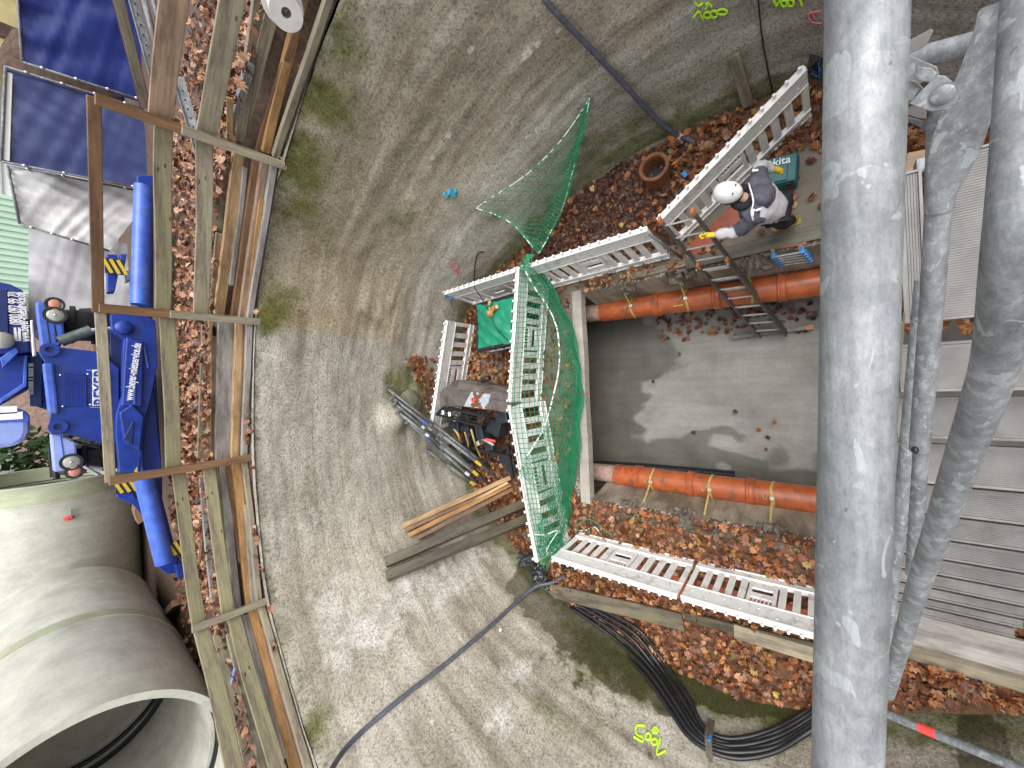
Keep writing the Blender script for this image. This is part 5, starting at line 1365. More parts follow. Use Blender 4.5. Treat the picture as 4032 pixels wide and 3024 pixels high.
# ------------------------------------------------------------------ hoses, cables, cable tie
def onwall(pix, off=.03, n=8): return spline([WH(x, y, off) for x, y in pix], n)
single(MB().tube(spline([P(1285, 3060, 4.4)]+[WH(x, y, .05) for x, y in [(1380, 2930), (1560, 2770), (1760, 2615), (1930, 2470), (2040, 2370)]]+[P(2110, 2310, .35), P(2180, 2292, .12), P(2230, 2262, .06)], 8), .034, 12), 'hose', 'hose', 'grey hose running down the left wall to the black film', 'hose', smooth=True)
single(MB().tube(spline([WH(2140, -20, .06), WH(2200, 45, .07), WH(2330, 180, .07), WH(2460, 320, .07), WH(2580, 450, .07), WH(2670, 520, .07), WH(2700, 545, .08), WH(2735, 560, .08)], 8), .034, 12), 'hose', 'hose', 'grey hose running down the right wall into the leaves', 'hose', smooth=True)
single(MB().tube(onwall([(2985, -20), (3000, 130), (3020, 250), (3042, 360)], .02), .008, 6), 'thin_cable', 'rubber', 'thin dark cable hanging down the wall beside the upright plank', 'cable', smooth=True)
CB = [(0, 0), (14, -14), (24, -30), (36, -46), (50, -64), (60, -78)]
cl = ['outermost, nearest the wall writing', 'second from the outside', 'third from the outside', 'third from the inside', 'second from the inside', 'innermost, touching the leaves']
for k, (dx, dy) in enumerate(CB):
    f = k/5
    pts = [P(2235+f*55, 2402-f*45, .07+.02*(k % 2))]
    pts += [P(2330+f*70, 2470-f*55, .10), P(2420+f*100, 2545-f*60, .12)]
    pts += [WH(2530+f*85, 2660-f*35, .05+.02*(k % 3)), WH(2630+f*75, 2800-f*40, .05+.02*(k % 3)), WH(2710+f*55, 2905-f*35, .05+.02*(k % 2)), WH(2800+f*30, 2970-f*55, .06), WH(2920+f*5, 2995-f*75, .05+.015*(k % 2)), WH(3060, 2970-f*90, .05), WH(3180, 2905-f*90, .05), WH(3320, 2790-f*90, .05)]
    pts = [p for p in pts if p]
    single(MB().tube(spline(pts, 8), .031, 12), 'power_cable', 'rubber', 'thick black cable of the sagging bundle, '+cl[k], 'cable', 'black cables sagging along the left wall', smooth=True)
tie = MB()
for k, (a, b) in enumerate([((2795, 2842), (2790, 3000)), ((2812, 2850), (2800, 3015))]):
    pts = [WH(a[0], a[1], .06), WH((a[0]+b[0])/2-8, (a[1]+b[1])/2, .13), WH(b[0], b[1], .05)]
    s = spline(pts, 5)
    for i in range(len(s)-1): tie.beam(s[i], s[i+1], .05, .004, WN(2800, 2900))
single(tie, 'lashing_strap', 'bitumen', 'grey-brown lashing strap round the sagging black cables', 'strap')
single(MB().box(WH(2797, 2935, .15), (.03, .03, .10)), 'tag', 'bluepl', 'small blue tag on the lashing strap', 'tag')
single(MB().tube(onwall([(1862, 1130), (1868, 1050), (1880, 995), (1905, 988)], .03)+[], .012, 6), 'anchor_rope', 'rubber', 'dark rope hooked on the wall above the far barrier', 'rope', smooth=True)
single(MB().tube(spline([P(1865, 1125, 1.2), P(1890, 1165, .95), P(1915, 1205, .86), P(1935, 1250, .86), P(1960, 1300, .85), P(2000, 1340, .84)], 6), .009, 6), 'thin_rope', 'black', 'thin dark rope lying across the green sheet lid', 'rope', smooth=True)

# ------------------------------------------------------------------ painted marks on the wall
def strokes(name, lines, mat, w_, label, cat='painted number'):
    mb = MB()
    for ln in lines:
        pts = [WH(x, y, .022) for x, y in ln]; pts = [p for p in pts if p]
        if len(pts) < 2: continue
        s = spline(pts, 5) if len(pts) > 2 else pts
        mb.tube(s, [w_*(.85+.3*random.random()) for _ in s], 6)
    return single(mb, name, mat, label, cat)
def ell(cx, cy, a, b, n=9, rot=0): return [(cx+a*math.cos(t)*math.cos(rot)-b*math.sin(t)*math.sin(rot), cy+a*math.cos(t)*math.sin(rot)+b*math.sin(t)*math.cos(rot)) for t in [i*2*math.pi/(n-1) for i in range(n)]]
strokes('painted_number', [[(2730, 62), (2752, 38), (2768, 70)], ell(2786, 52, 14, 13), ell(2812, 48, 14, 14), ell(2845, 40, 20, 10), [(2778, 30), (2790, 8)], [(2778, 12), (2790, 6), (2803, 18)], [(2738, 4), (2750, 16), (2768, 6)]], 'pgreen', .012, 'lime sprayed number 1000 with an arrow at the top edge of the wall')
strokes('painted_number', [[(3048, -8), (3060, 14), (3072, -6)], ell(3090, 4, 12, 12), ell(3118, 2, 12, 12), [(3155, -8), (3163, 12)]], 'pgreen', .012, 'lime sprayed number 1001 cut by the top edge beside the pink mark')
strokes('painted_mark', [[(3240, 32), (3190, 45), (3198, 72), (3220, 82), (3242, 80)], [(3206, 40), (3212, 66)]], 'ppink', .010, 'pink sprayed mark beside the big steel tube', 'painted mark')
strokes('painted_number', [[(2540, 2862), (2512, 2860), (2502, 2880), (2512, 2900), (2530, 2905), (2528, 2925), (2494, 2905)], ell(2553, 2903, 11, 13), ell(2578, 2924, 12, 12), ell(2580, 2880, 11, 11), ell(2580, 2880, 4, 4, 6), [(2600, 2912), (2586, 2975), (2622, 2960)]], 'pgreen', .014, 'lime sprayed number 1005 on the lower left wall')
strokes('painted_mark', [ell(1786, 1042, 16, 11, 7, .3), ell(1796, 1060, 8, 8), ell(1804, 1073, 7, 5), [(1790, 1052), (1796, 1075)]], 'ppink', .008, 'faint pink sprayed squiggle on the far wall behind the green net', 'painted mark')
q = MB()
for k in range(2):
    h = P(2472+k*14, 1972+k*2, -.45); q.tube([h+Vector((.03, -.04, 0)), h+Vector((.03, .05, .04))], .008, 6)
single(q, 'painted_mark', 'pred', 'small red sprayed mark on the left pit side', 'painted mark')
r = thing('wall_anchor', 'small anchor ring on the wall holding the upper tip of the green net', 'anchor', WH(2323, 384))
MB().tube([WH(2323, 380), WH(2323, 388, .06)], .012, 8).build('bolt', 'steel', r); MB().pipe(WH(2322, 386, .05), WH(2322, 389, .06), .03, .018, 14).build('ring', 'steel', r)
r = thing('wall_anchor', 'small anchor ring on the wall holding the left tip of the green net', 'anchor', WH(1870, 820))
MB().tube([WH(1870, 820), WH(1874, 820, .06)], .012, 8).build('bolt', 'steel', r); MB().pipe(WH(1872, 820, .05), WH(1874, 822, .06), .03, .018, 14).build('ring', 'steel', r)
r = thing('wall_anchor', 'tiny pale drain ring in the wall below the grey hose', 'anchor', WH(1970, 2482))
MB().pipe(WH(1970, 2482, -.02), WH(1970, 2482, .03), .025, .014, 14).build('ring', 'pwhite', r); 
r = thing('wall_anchor', 'small dark bolt end under the lime number on the lower left wall', 'anchor', WH(2560, 2985))
MB().tube([WH(2560, 2985, -.02), WH(2560, 2985, .06)], .03, 12).build('bolt', 'steel', r)
r = thing('rope_lashing', 'blue and black rope lashing at the top end of the slanting barrier', 'rope', WH(3225, 235, .05))
for k in range(7):
    pp = [WH(3200+random.uniform(-5, 45), 215+random.uniform(-10, 70), random.uniform(.02, .09)) for _ in range(4)]
    MB().tube(spline(pp, 5), .009, 6).build('loop', 'bluepl' if k < 2 else 'black', r, True)
MB().prism([P(3190, 215, 1.1), P(3240, 230, 1.1), P(3175, 275, 1.0)], (0, 0, .02)).build('flap', 'black', r)

# ------------------------------------------------------------------ green safety net
C0 = Vector((0, 0, CAMZ))
def net_lines(fn, nu, nv, r=.0055, seg=3):
    """real strands: a tube along every grid line of the surface fn(u, v)"""
    mb = MB()
    for i in range(nu+1): mb.tube([fn(i/nu, k/(nv*seg)) for k in range(nv*seg+1)], r, 3, False)
    for j in range(nv+1): mb.tube([fn(k/(nu*2), j/nv) for k in range(nu*2+1)], r, 3, False)
    return mb
def curve_at(pts, t):
    L = [0]
    for i in range(1, len(pts)): L.append(L[-1]+(pts[i]-pts[i-1]).length)
    s = t*L[-1]
    for i in range(1, len(pts)):
        if s <= L[i] or i == len(pts)-1: return pts[i-1].lerp(pts[i], min(1, max(0, (s-L[i-1])/max(1e-6, L[i]-L[i-1]))))
top = spline([P(2042, 1046, 1.04), P(2024, 1300, 1.05), P(2004, 1592, 1.06), P(2050, 1900, 1.05), P(2116, 2216, 1.05)], 10)
outer = spline([P(2090, 1040, .75), P(2160, 1130, .45), P(2225, 1265, .25), P(2262, 1400, .14), P(2276, 1550, .12), P(2272, 1700, .12), P(2258, 1850, .14), P(2238, 1980, .15), P(2222, 2080, .2), P(2180, 2190, .3)], 8)
def drape(u, v):
    a = curve_at(top, u); b = curve_at(outer, u)
    m = a.lerp(b, .5); m.y = a.y*.45+b.y*.55-.05; m.z -= .18
    w1 = .05*noise.noise(Vector((u*9, v*3, 1)))+.03*noise.noise(Vector((u*22, v*5, 4)))
    p = a*(1-v)**2+m*2*v*(1-v)+b*v*v
    if v < .6: p.y = min(p.y, a.y-.035)
    s = Vector((.07*noise.noise(Vector((u*7, v*4, 8)))*min(1, v*4), 0, w1*min(1, v*3)))
    p += s; p.y += w1*.3*min(1, v*3)-.01
    return p
nr_ = thing('safety_net', 'green safety net draped over the pit-end barriers and hung up on the wall', 'net', P(2200, 1600, .1))
net_lines(drape, 58, 17).build('mesh', 'net', nr_)
ropep = spline([P(2062, 1055, 1.08), P(2103, 1130, .98), P(2152, 1200, .82), P(2192, 1290, .72), P(2203, 1400, .68), P(2196, 1480, .68), P(2168, 1600, .74), P(2140, 1690, .82), P(2080, 1790, 1.0), P(2040, 1862, 1.10)], 8)
def fold(u, v):
    a = curve_at(ropep, u); b = curve_at(outer, .05+.88*u)
    p = a.lerp(b, v); p.z -= .15*math.sin(v*math.pi)
    return p+Vector((.05*noise.noise(Vector((u*6, v*4, 3))), -.04+.05*noise.noise(Vector((u*9, v*3, 6))), .05*noise.noise(Vector((u*12, v*4, 1)))))
net_lines(fold, 84, 13, .0046).build('folded_mesh', 'net', nr_)
def fold2(u, v):
    p = fold(u, .45+.55*v); return p+Vector((.03*noise.noise(Vector((u*14, v*5, 21))), -.05-.03*math.sin(u*30), .02+.05*noise.noise(Vector((u*11, v*3, 31)))))
net_lines(fold2, 70, 9, .0046).build('second_fold_mesh', 'net', nr_)
MB().tube(ropep, .014, 8).build('border_rope', 'rope', nr_, True)
def tail(u, v):
    a = spline([P(2120, 2020, .95), P(2180, 2070, .6), P(2215, 2120, .45), P(2250, 2150, .35)], 6); b = spline([P(2115, 2216, 1.0), P(2145, 2230, .8), P(2185, 2215, .6), P(2215, 2190, .45)], 6)
    p = curve_at(a, u).lerp(curve_at(b, u), v)
    return p+Vector((noise.noise(Vector((u*9, v*9, 3))), noise.noise(Vector((u*9, v*9, 7))), noise.noise(Vector((u*7, v*9, 13)))))*.11
net_lines(tail, 22, 22, .004, 2).build('gathered_mesh', 'net', nr_)
MB().tube(spline([P(2105, 2105, 1.05), P(2150, 2105, .95), P(2195, 2090, .8), P(2160, 2150, .8), P(2150, 2190, .75), P(2190, 2160, .6)], 6), .008, 6).build('loose_rope', 'rope', nr_, True)
MB().tube(spline([P(2270, 2070, .15), P(2310, 2045, .1), P(2350, 2060, .1), P(2390, 2095, .1), P(2420, 2105, .1)], 6), .010, 6).build('loose_rope', 'net', nr_, True)
MB().tube(spline([P(2265, 2085, .12), P(2300, 2090, .1), P(2340, 2075, .15), P(2370, 2110, .1)], 6), .008, 6).build('loose_rope', 'rope', nr_, True)
# part hung up on the wall
H1, H2, K = WH(2323, 386, .07), WH(1874, 820, .07), P(2085, 1005, 1.12)
def along(pix, a, b):
    n = len(pix); da, db = (a-C0).length, (b-C0).length
    L = [0]
    for i in range(1, n): L.append(L[-1]+math.hypot(pix[i][0]-pix[i-1][0], pix[i][1]-pix[i-1][1]))
    return spline([PD(x, y, da+(db-da)*L[i]/L[-1]) for i, (x, y) in enumerate(pix)], 6)
e_top = along([(2323, 386), (2262, 480), (2190, 575), (2100, 665), (2020, 725), (1940, 775), (1874, 820)], H1, H2)
e_low = along([(1874, 820), (1950, 845), (2020, 885), (2070, 940), (2098, 975)], H2, K)
e_right = along([(2323, 386), (2298, 500), (2270, 620), (2240, 730), (2215, 820), (2180, 890), (2150, 950), (2120, 1000)], H1, K+Vector((.03, 0, 0)))
foldln = along([(2322, 392), (2285, 520), (2235, 650), (2185, 770), (2140, 880), (2100, 980)], H1, K)
left_side = e_top+e_low[1:]
def hung(u, v):
    a = curve_at(foldln, u); b = curve_at(left_side, u)
    p = a.lerp(b, v); sag = math.sin(v*math.pi)*math.sin(u*math.pi)
    return p+Vector((-.06, -.08, -.10))*sag
net_lines(hung, 26, 11, .0035).build('hung_mesh', 'net', nr_)
def dense(off_, s_):
    def f(u, v):
        a = curve_at(foldln, u); b = curve_at(e_right, u); p = a.lerp(b, v*1.0)
        return p+Vector((1, 1, 1))*.02*noise.noise(Vector((u*8+s_, v*4, s_)))+Vector((0, -1, .3))*off_*math.sin(u*math.pi)
    return f
for k in range(2): net_lines(dense(.02+.03*k, k*3.3), 40, 5, .0036, 2).build('bunched_mesh', 'net', nr_)
for c_ in (e_top, e_low, e_right): MB().tube(c_, .0095, 8).build('border_rope', 'rope', nr_, True)
bun = []
for k in range(26):
    a = P(2088+random.uniform(-16, 22), 1000, 1.10); b = P(2050+random.uniform(-12, 40), 1062+random.uniform(-6, 16), 1.04)
    bun.append(MB().tube(spline([a, a.lerp(b, .5)+Vector((random.uniform(-.05, .05), random.uniform(-.05, .05), .03)), b], 4), .004, 4))
mm = MB()
for b in bun: mm.add(b.v, b.f)
mm.build('tied_strands', 'net', nr_)
# leaves caught in the net
pts = [(drape(random.uniform(.25, .95), random.uniform(.55, .98))+Vector((0, 0, .02)), Vector((0, -.5, 1))) for _ in range(9)]
leaves(pts, 'net_leaves', [((.36, .26, .06), 2), ((.38, .2, .06), 2)], (.045, .07), .3)

# ------------------------------------------------------------------ person
def skin_mesh(name, verts, edges, radii, mat, parent, root=0, sub=2, label=None):
    me = bpy.data.meshes.new(name); o_ = origin(parent)
    me.from_pydata([tuple(Vector(v)-o_) for v in verts], edges, [])
    o = bpy.data.objects.new(name, me); COL.objects.link(o); o.parent = parent
    sk = o.modifiers.new('skin', 'SKIN'); sk.use_smooth_shade = True
    sub_ = o.modifiers.new('sub', 'SUBSURF'); sub_.levels = sub; sub_.render_levels = sub
    for i, r in enumerate(radii):
        me.skin_vertices[0].data[i].radius = (r, r) if not isinstance(r, tuple) else r
        me.skin_vertices[0].data[i].use_root = (i == root)
    dg = bpy.context.evaluated_depsgraph_get(); m2 = bpy.data.meshes.new_from_object(o.evaluated_get(dg))
    o.modifiers.clear(); o.data = m2; m2.name = name
    m2.materials.clear(); m2.materials.append(MAT[mat])
    for p in m2.polygons: p.use_smooth = True
    # cloth wrinkles
    return o
def wrinkle(o, amp, sc):
    me = o.data
    cs = [v.co+v.normal*amp*(noise.noise(v.co*sc)+.6*noise.noise(v.co*sc*2.3)) for v in me.vertices]
    for v, c in zip(me.vertices, cs): v.co = c
pelvis = P(3052, 826, .98); chest = P(2965, 790, 1.30); neck = P(2925, 780, 1.44); head = P(2868, 764, 1.56)
shl = P(2958, 868, 1.36); shr = P(2985, 712, 1.36); ell_ = P(2900, 915, 1.22); elr = P(2990, 655, 1.12)
hal = P(2805, 925, 1.26); har = P(3052, 668, .92)
hipl = P(3055, 862, .93); hipr = P(3062, 800, .93)
knl = P(3085, 880, .50); knr = P(3085, 800, .50); anl = P(3122, 868, .12); anr = P(3108, 800, .10)
person = thing('person', 'person in white helmet, grey and pale jacket, yellow gloves and mustard boots gripping the ladder', 'person', Vector((anl.x, anl.y, 0)))
V = [pelvis, pelvis.lerp(chest, .5), chest, neck, head, shl, ell_, hal, shr, elr, har, hipl, knl, anl, hipr, knr, anr]
E_ = [(0, 1), (1, 2), (2, 3), (3, 4), (2, 5), (5, 6), (6, 7), (2, 8), (8, 9), (9, 10), (0, 11), (11, 12), (12, 13), (0, 14), (14, 15), (15, 16)]
Rr = [.115, .11, .12, .05, .075, .055, .04, .027, .055, .04, .027, .075, .052, .035, .075, .052, .035]
skin_mesh('body', V, E_, Rr, 'skin', person)
# jacket: torso, sleeves, hem
V = [pelvis+Vector((0, 0, .0)), pelvis.lerp(chest, .5), chest, neck-Vector((0, 0, .03)), shl, ell_, hal.lerp(ell_, .10), shr, elr, har.lerp(elr, .12)]
E_ = [(0, 1), (1, 2), (2, 3), (2, 4), (4, 5), (5, 6), (2, 7), (7, 8), (8, 9)]
V[0] = pelvis+Vector((-.02, -.03, -.10))
jk = skin_mesh('jacket', V, E_, [.20, .18, .18, .09, .098, .082, .06, .098, .082, .06], 'jackw', person); wrinkle(jk, .022, 13)
md = jk.data; md.materials.append(MAT['jackg'])
po = origin(person)
for f in md.polygons:
    c = f.center+po
    def near(a, b, lo, hi, r):
        t = (c-a).dot(b-a)/(b-a).length_squared; return lo < t < hi and (c-a-(b-a)*t).length < r
    g_ = False
    if near(shl, ell_, -.4, .85, .13) or near(shr, elr, -.4, .55, .13): g_ = True
    if near(pelvis, neck, .80, 1.3, .30) and not near(ell_, hal, -.05, 1, .12): g_ = True
    if near(ell_, hal, .0, 1.2, .09) and not near(shl, ell_, -.4, .8, .1): g_ = False
    if g_: f.material_index = 1
# hood, hanging on the back
hb = MB(); hc = P(3000, 770, 1.36)
ax_ = (pelvis-neck).normalized()
hb.ball(neck.lerp(pelvis, .30)+Vector((.0, -.08, .08)), (.15, .14, .11), 24, 16)
hd_ = hb.build('hood', 'jackg', jk, True); wrinkle(hd_, .035, 11)
hb = MB(); hb.tube([neck+Vector((math.cos(t)*.10, math.sin(t)*.085, .02+.03*math.sin(t))) for t in [i*math.pi*2/20 for i in range(21)]], .045, 12, False); hb.build('collar', 'trous', jk, True)
a_, b_ = P(2948, 722, 1.52), P(2952, 858, 1.52)
MB().tube(spline([a_, P(2966, 790, 1.56), P(2958, 835, 1.54), P(2966, 868, 1.47)], 5), .008, 6).build('piping', 'pwhite', jk, True)
MB().beam(P(2968, 822, 1.50), P(2962, 852, 1.48), .02, .01).build('piping', 'pwhite', jk)
MB().beam(P(2975, 830, 1.48), P(2995, 822, 1.46), .022, .01).build('reflective_tab', 'pwhite', jk)
MB().beam(P(2962, 672, 1.42), P(2985, 670, 1.40), .022, .01).build('reflective_tab', 'pwhite', jk)
MB().beam(P(3010, 838, 1.16), P(3062, 872, 1.08), .05, .02).build('pocket_flap', 'jackg', jk)
tr = skin_mesh('trousers', [pelvis-Vector((0, 0, .02)), hipl, knl, anl+Vector((0, 0, .05)), hipr, knr, anr+Vector((0, 0, .05))], [(0, 1), (1, 2), (2, 3), (0, 4), (4, 5), (5, 6)], [.14, .105, .08, .062, .105, .08, .062], 'trous', person); wrinkle(tr, .015, 14)
for nm, an, toe in (('boot', anl, P(3055, 898, .05)), ('boot', anr, P(3040, 806, .05))):
    heel = Vector((an.x, an.y, .05)); dd = (toe-heel); dd.z = 0; dd = dd.normalized()
    b = skin_mesh('boot', [an+Vector((0, 0, .12)), an+Vector((0, 0, .03)), heel-dd*.03, heel+dd*.10+Vector((0, 0, .03)), heel+dd*.20], [(0, 1), (1, 2), (1, 3), (3, 4)], [(.062, .062), (.06, .06), (.045, .05), (.055, .05), (.05, .042)], 'boot', person, 1)
    MB().prism([heel+dd*x+Vector((-dd.y, dd.x, 0))*y+Vector((0, 0, -.02)) for x, y in ((-.08, -.04), (.1, -.055), (.24, -.03), (.24, .03), (.1, .055), (-.08, .04))], (0, 0, -.025)).build('sole', 'strap', b, False, .006)
# helmet
fw = (head-neck); fw.z *= .25; fw.normalize()
up_ = Vector((0, 0, 1)); sd2 = up_.cross(fw).normalized(); up2 = fw.cross(sd2)
hm = MB()
def helm(u, v):
    a = u*2*math.pi; th = v*math.pi*.56
    r = 1+.03*math.cos(a*2)
    p = Vector((math.sin(th)*math.cos(a)*.138*r, math.sin(th)*math.sin(a)*.106, math.cos(th)*.115))
    rid = .010*max(0, 1-abs(p.y)/.03)*(1 if th < 1.2 else 0)
    return head+Vector((0, 0, .05))+fw*p.x+sd2*p.y+up2*(p.z+rid)
hm.grid(helm, 40, 20); ho = hm.build('helmet', 'helmet', person, True)
sm = ho.modifiers.new('shell', 'SOLIDIFY'); sm.thickness = .006
br = MB(); br.grid(lambda u, v: head+Vector((0, 0, .02))+fw*(.10+.06*v)*math.cos((u-.5)*1.5)+sd2*(.11+.015*v)*math.sin((u-.5)*1.9)+up2*(-.005-.02*v), 16, 4); bo = br.build('brim', 'helmet', ho, True); bo.modifiers.new('shell', 'SOLIDIFY').thickness = .006
MB().tube([head+Vector((0, 0, .015))+fw*math.cos(t)*.136+sd2*math.sin(t)*.110 for t in [math.pi*.5+i*math.pi/16 for i in range(17)]], .012, 8).build('band', 'black', ho, True)
for s_ in (-.045, .045): MB().ball(head+Vector((0, 0, .05))+fw*-.06+sd2*s_+up2*.115, (.012, .008, .006), 8, 5).build('vent', 'black', ho, True)
MB().ball(head+fw*.15+sd2*.02+Vector((0, 0, .06)), (.02, .02, .015), 8, 5).build('lamp_clip', 'black', ho, True)
MB().ball(head+Vector((0, 0, -.03))-fw*.04, (.09, .10, .11), 20, 14).build('hair', 'trous', person, True)
# face, mostly hidden under the helmet from here
for s_ in (-.03, .03): MB().ball(head+fw*.088+sd2*s_-up2*.02, (.012, .012, .010), 8, 6).build('eye', 'pwhite', person, True)
MB().ball(head+fw*.10-up2*.05, (.014, .018, .02), 8, 6).build('nose', 'skin', person, True)
MB().ball(head+fw*.085-up2*.085, (.022, .01, .008), 8, 5).build('mouth', 'ppink', person, True)
for s_ in (-1, 1): MB().ball(head+sd2*s_*.082-up2*.03, (.012, .02, .03), 8, 6).build('ear', 'skin', person, True)
# gloves with separate fingers closed round the ladder rail
def glove(wrist, elbow, grip, rail_dir, name='glove'):
    d = (wrist-elbow).normalized(); rd = rail_dir.normalized(); n_ = d.cross(rd).normalized()
    palm = wrist+d*.06
    vs = [wrist-d*.03, palm]; es = [(0, 1)]; rs = [.034, (.040, .026)]
    g0 = skin_mesh(name, [wrist-d*.03, wrist+d*.01, palm+d*.03], [(0, 1), (1, 2)], [.034, .036, .040], 'glove', person, 1)
    for k in range(4):
        b = palm+d*.03+rd*(.028-.019*k); ln = (.034, .038, .035, .028)[k]
        p1 = b+d*ln+n_*.004; p2 = p1+d*ln*.35-n_*ln*.75; p3 = p2-d*ln*.5-n_*ln*.35
        skin_mesh('finger', [b, p1, p2, p3], [(0, 1), (1, 2), (2, 3)], [.0105, .0105, .010, .009], 'glove', g0, 0, 1)
    b = wrist+d*.035+rd*.030; p1 = b+rd*.028+d*.018-n_*.01; p2 = p1+d*.028-n_*.018-rd*.004
    skin_mesh('thumb', [b, p1, p2], [(0, 1), (1, 2)], [.013, .0125, .011], 'glove', g0, 0, 1)
railv = P(2990, 1318, -1.72)-P(2598, 868, 1.25)
glove(hal.lerp(ell_, .04), ell_, hal, -railv)
glove(har.lerp(elr, .04), elr, har, Vector((1, 0, -.3)))

# ------------------------------------------------------------------ scaffold stair and tubes around the viewpoint
SG = 'galvanised scaffold tubes around the stair'
def gtube(name, pts, r, label, mat='galv', n=32, cat='scaffold tube'):
    o = MB().tube(pts, r, n).build(name, mat, None, 'auto'); recentre(o); return tag(o, label, cat)
def cyl_weld(name): pass
gtube('handrail_tube', [P(3412, -160, 6.005), P(3374, 1500, 5.983), P(3328, 3160, 5.962)], .0242, 'thick galvanised tube crossing the whole picture close to the viewer', n=64)
gtube('handrail_tube', spline([PD(4075, -200, .93), PD(4056, 100, .85), PD(4024, 600, .76), PD(3985, 1000, .735), PD(3925, 1400, .86), PD(3858, 1610, .97), PD(3730, 1976, 1.27), PD(3605, 2342, 1.76), PD(3535, 2586, 2.25), PD(3494, 2730, 2.65)], 8), .0242, 'bent galvanised handrail at the right picture edge that slopes down to the left', n=48)
b3 = thing('brace_tube', 'galvanised brace between the two thick tubes with a drilled lower end', 'scaffold tube', PD(3620, 1770, 1.45))
MB().tube([PD(3708, 400, 1.47), PD(3692, 850, 1.50), PD(3668, 1200, 1.58), PD(3620, 1770, 1.78)], .0242, 40).build('outer_tube', 'galv_thin', b3, 'auto')
MB().tube([PD(3632, 1700, 1.76), PD(3592, 2260, 2.2)], .0190, 28).build('inner_tube', 'galv_thin', b3, 'auto')
MB().ball(PD(3603, 1772, 1.725), (.012, .009, .012), 12, 8).build('drill_hole', 'black', b3, True)
gtube('brace_tube', [PD(3640, 1100, 1.9), PD(3560, 1900, 2.2), PD(3515, 2260, 2.4), PD(3478, 2600, 2.7)], .0242, 'grey tube half hidden beneath the thickest one, right of its lower half', 'galv_thin')
gtube('ledger_tube', [PD(3480, 262, 1.62), PD(3990, 132, 1.55)], .0242, 'short galvanised cross tube behind the coupler at the top right', 'galv_thin', 40)
# flattened brace end with folded flanks
fb_ = MB(); cen = [(3697, 830, 1.49, .025, .025), (3702, 775, 1.48, .027, .022), (3724, 690, 1.46, .037, .012), (3752, 600, 1.44, .044, .008), (3780, 500, 1.42, .045, .006), (3812, 390, 1.40, .039, .005), (3848, 260, 1.38, .029, .005), (3885, 120, 1.36, .021, .005), (3905, 20, 1.35, .019, .005)]
n_ = 28
ps = [PD(c[0], c[1], c[2]) for c in cen]
for i, c in enumerate(cen):
    t = (ps[min(i+1, len(ps)-1)]-ps[max(i-1, 0)]).normalized(); vw = (ps[i]-C0).normalized(); u = t.cross(vw).normalized(); v = t.cross(u)
    rot_ = .35; u2 = u*math.cos(rot_)+v*math.sin(rot_); v2 = -u*math.sin(rot_)+v*math.cos(rot_)
    for k in range(n_):
        a = 2*math.pi*k/n_; fb_.v.append(ps[i]+u2*math.cos(a)*c[3]+v2*math.sin(a)*c[4]+v2*(.006*math.cos(a*2) if i > 1 else 0))
for i in range(len(cen)-1):
    for k in range(n_): fb_.f.append((i*n_+k, i*n_+(k+1) % n_, (i+1)*n_+(k+1) % n_, (i+1)*n_+k))
single(fb_, 'flattened_brace', 'galv_thin', 'brace tube flattened into a broad folded blade beside the bolted ear', 'scaffold brace', smooth=True)
# coupler with bolted ear
cp = thing('scaffold_coupler', 'galvanised coupler with bolted ear, square nuts and dark wedge between the two thick tubes', 'coupler', PD(3690, 360, .95))
def pd_prism(name, pix, D, th, mat, par, bevel=.0015):
    poly = [PD(x, y, D) for x, y in pix]; return MB().prism(poly, (poly[0]-C0).normalized()*th).build(name, mat, par, False, bevel)
earpix = [(3580, 408), (3640, 345), (3690, 295), (3722, 298)]+[(3712+62*math.cos(t), 372+66*math.sin(t)) for t in [-1.0, -.6, -.2, .2, .6, 1.0, 1.4, 1.8]]+[(3665, 440), (3620, 425)]
ear = pd_prism('ear_plate', earpix, 1.31, .006, 'galv_thin', cp)
q = PD(3712, 374, 1.31); vw = (q-C0).normalized()
MB().tube([q+vw*.004, q-vw*.003, q-vw*.006], [.0175, .0175, .0135], 28).build('bolt_head', 'galv_thin', ear, 'auto')
MB().tube([q+vw*.002, q-vw*.0008], .0215, 28).build('washer', 'aludk', ear, 'auto')
pd_prism('nut', [(3612, 262), (3668, 268), (3692, 290), (3662, 325), (3618, 318), (3595, 295)], 1.388, .02, 'galv_thin', cp)
pd_prism('nut', [(3560, 325), (3600, 330), (3622, 350), (3590, 395), (3555, 400)], 1.403, .02, 'galv_thin', cp)
pd_prism('yoke', [(3540, 300), (3612, 320), (3640, 350), (3600, 400), (3540, 440)], 1.440, .02, 'steel', cp)
pd_prism('yoke', [(3540, 210), (3600, 225), (3690, 262), (3700, 300), (3620, 330), (3540, 300)], 1.462, .02, 'galv_thin', cp)
pd_prism('wedge', [(3556, 172), (3668, 112), (3676, 122), (3652, 172), (3630, 190), (3556, 226)], 1.350, .012, 'steel', cp)
pd_prism('wedge_tip', [(3540, 130), (3590, 128), (3560, 165), (3540, 175)], 1.395, .01, 'galv_thin', cp)
pd_prism('clamp_jaw', [(3565, 430), (3610, 408), (3650, 440), (3650, 470), (3610, 465), (3570, 450)], 1.440, .03, 'steel', cp)
pd_prism('clamp_jaw', [(3560, 455), (3650, 478), (3648, 515), (3600, 490), (3558, 475)], 1.500, .02, 'galv_thin', cp)
# thin tube with red band
rt = thing('marked_tube', 'thin grey scaffold tube with a red band at the lower right corner', 'scaffold tube', PD(3480, 2808, 3.0))
a, b = PD(3440, 2790, 3.8), PD(4100, 3062, 3.5)
MB().tube([a, b], .0225, 20).build('tube', 'galv_thin', rt, 'auto')
MB().tube([a.lerp(b, .335), a.lerp(b, .45)], .0233, 20).build('red_band', 'pred', rt, 'auto')
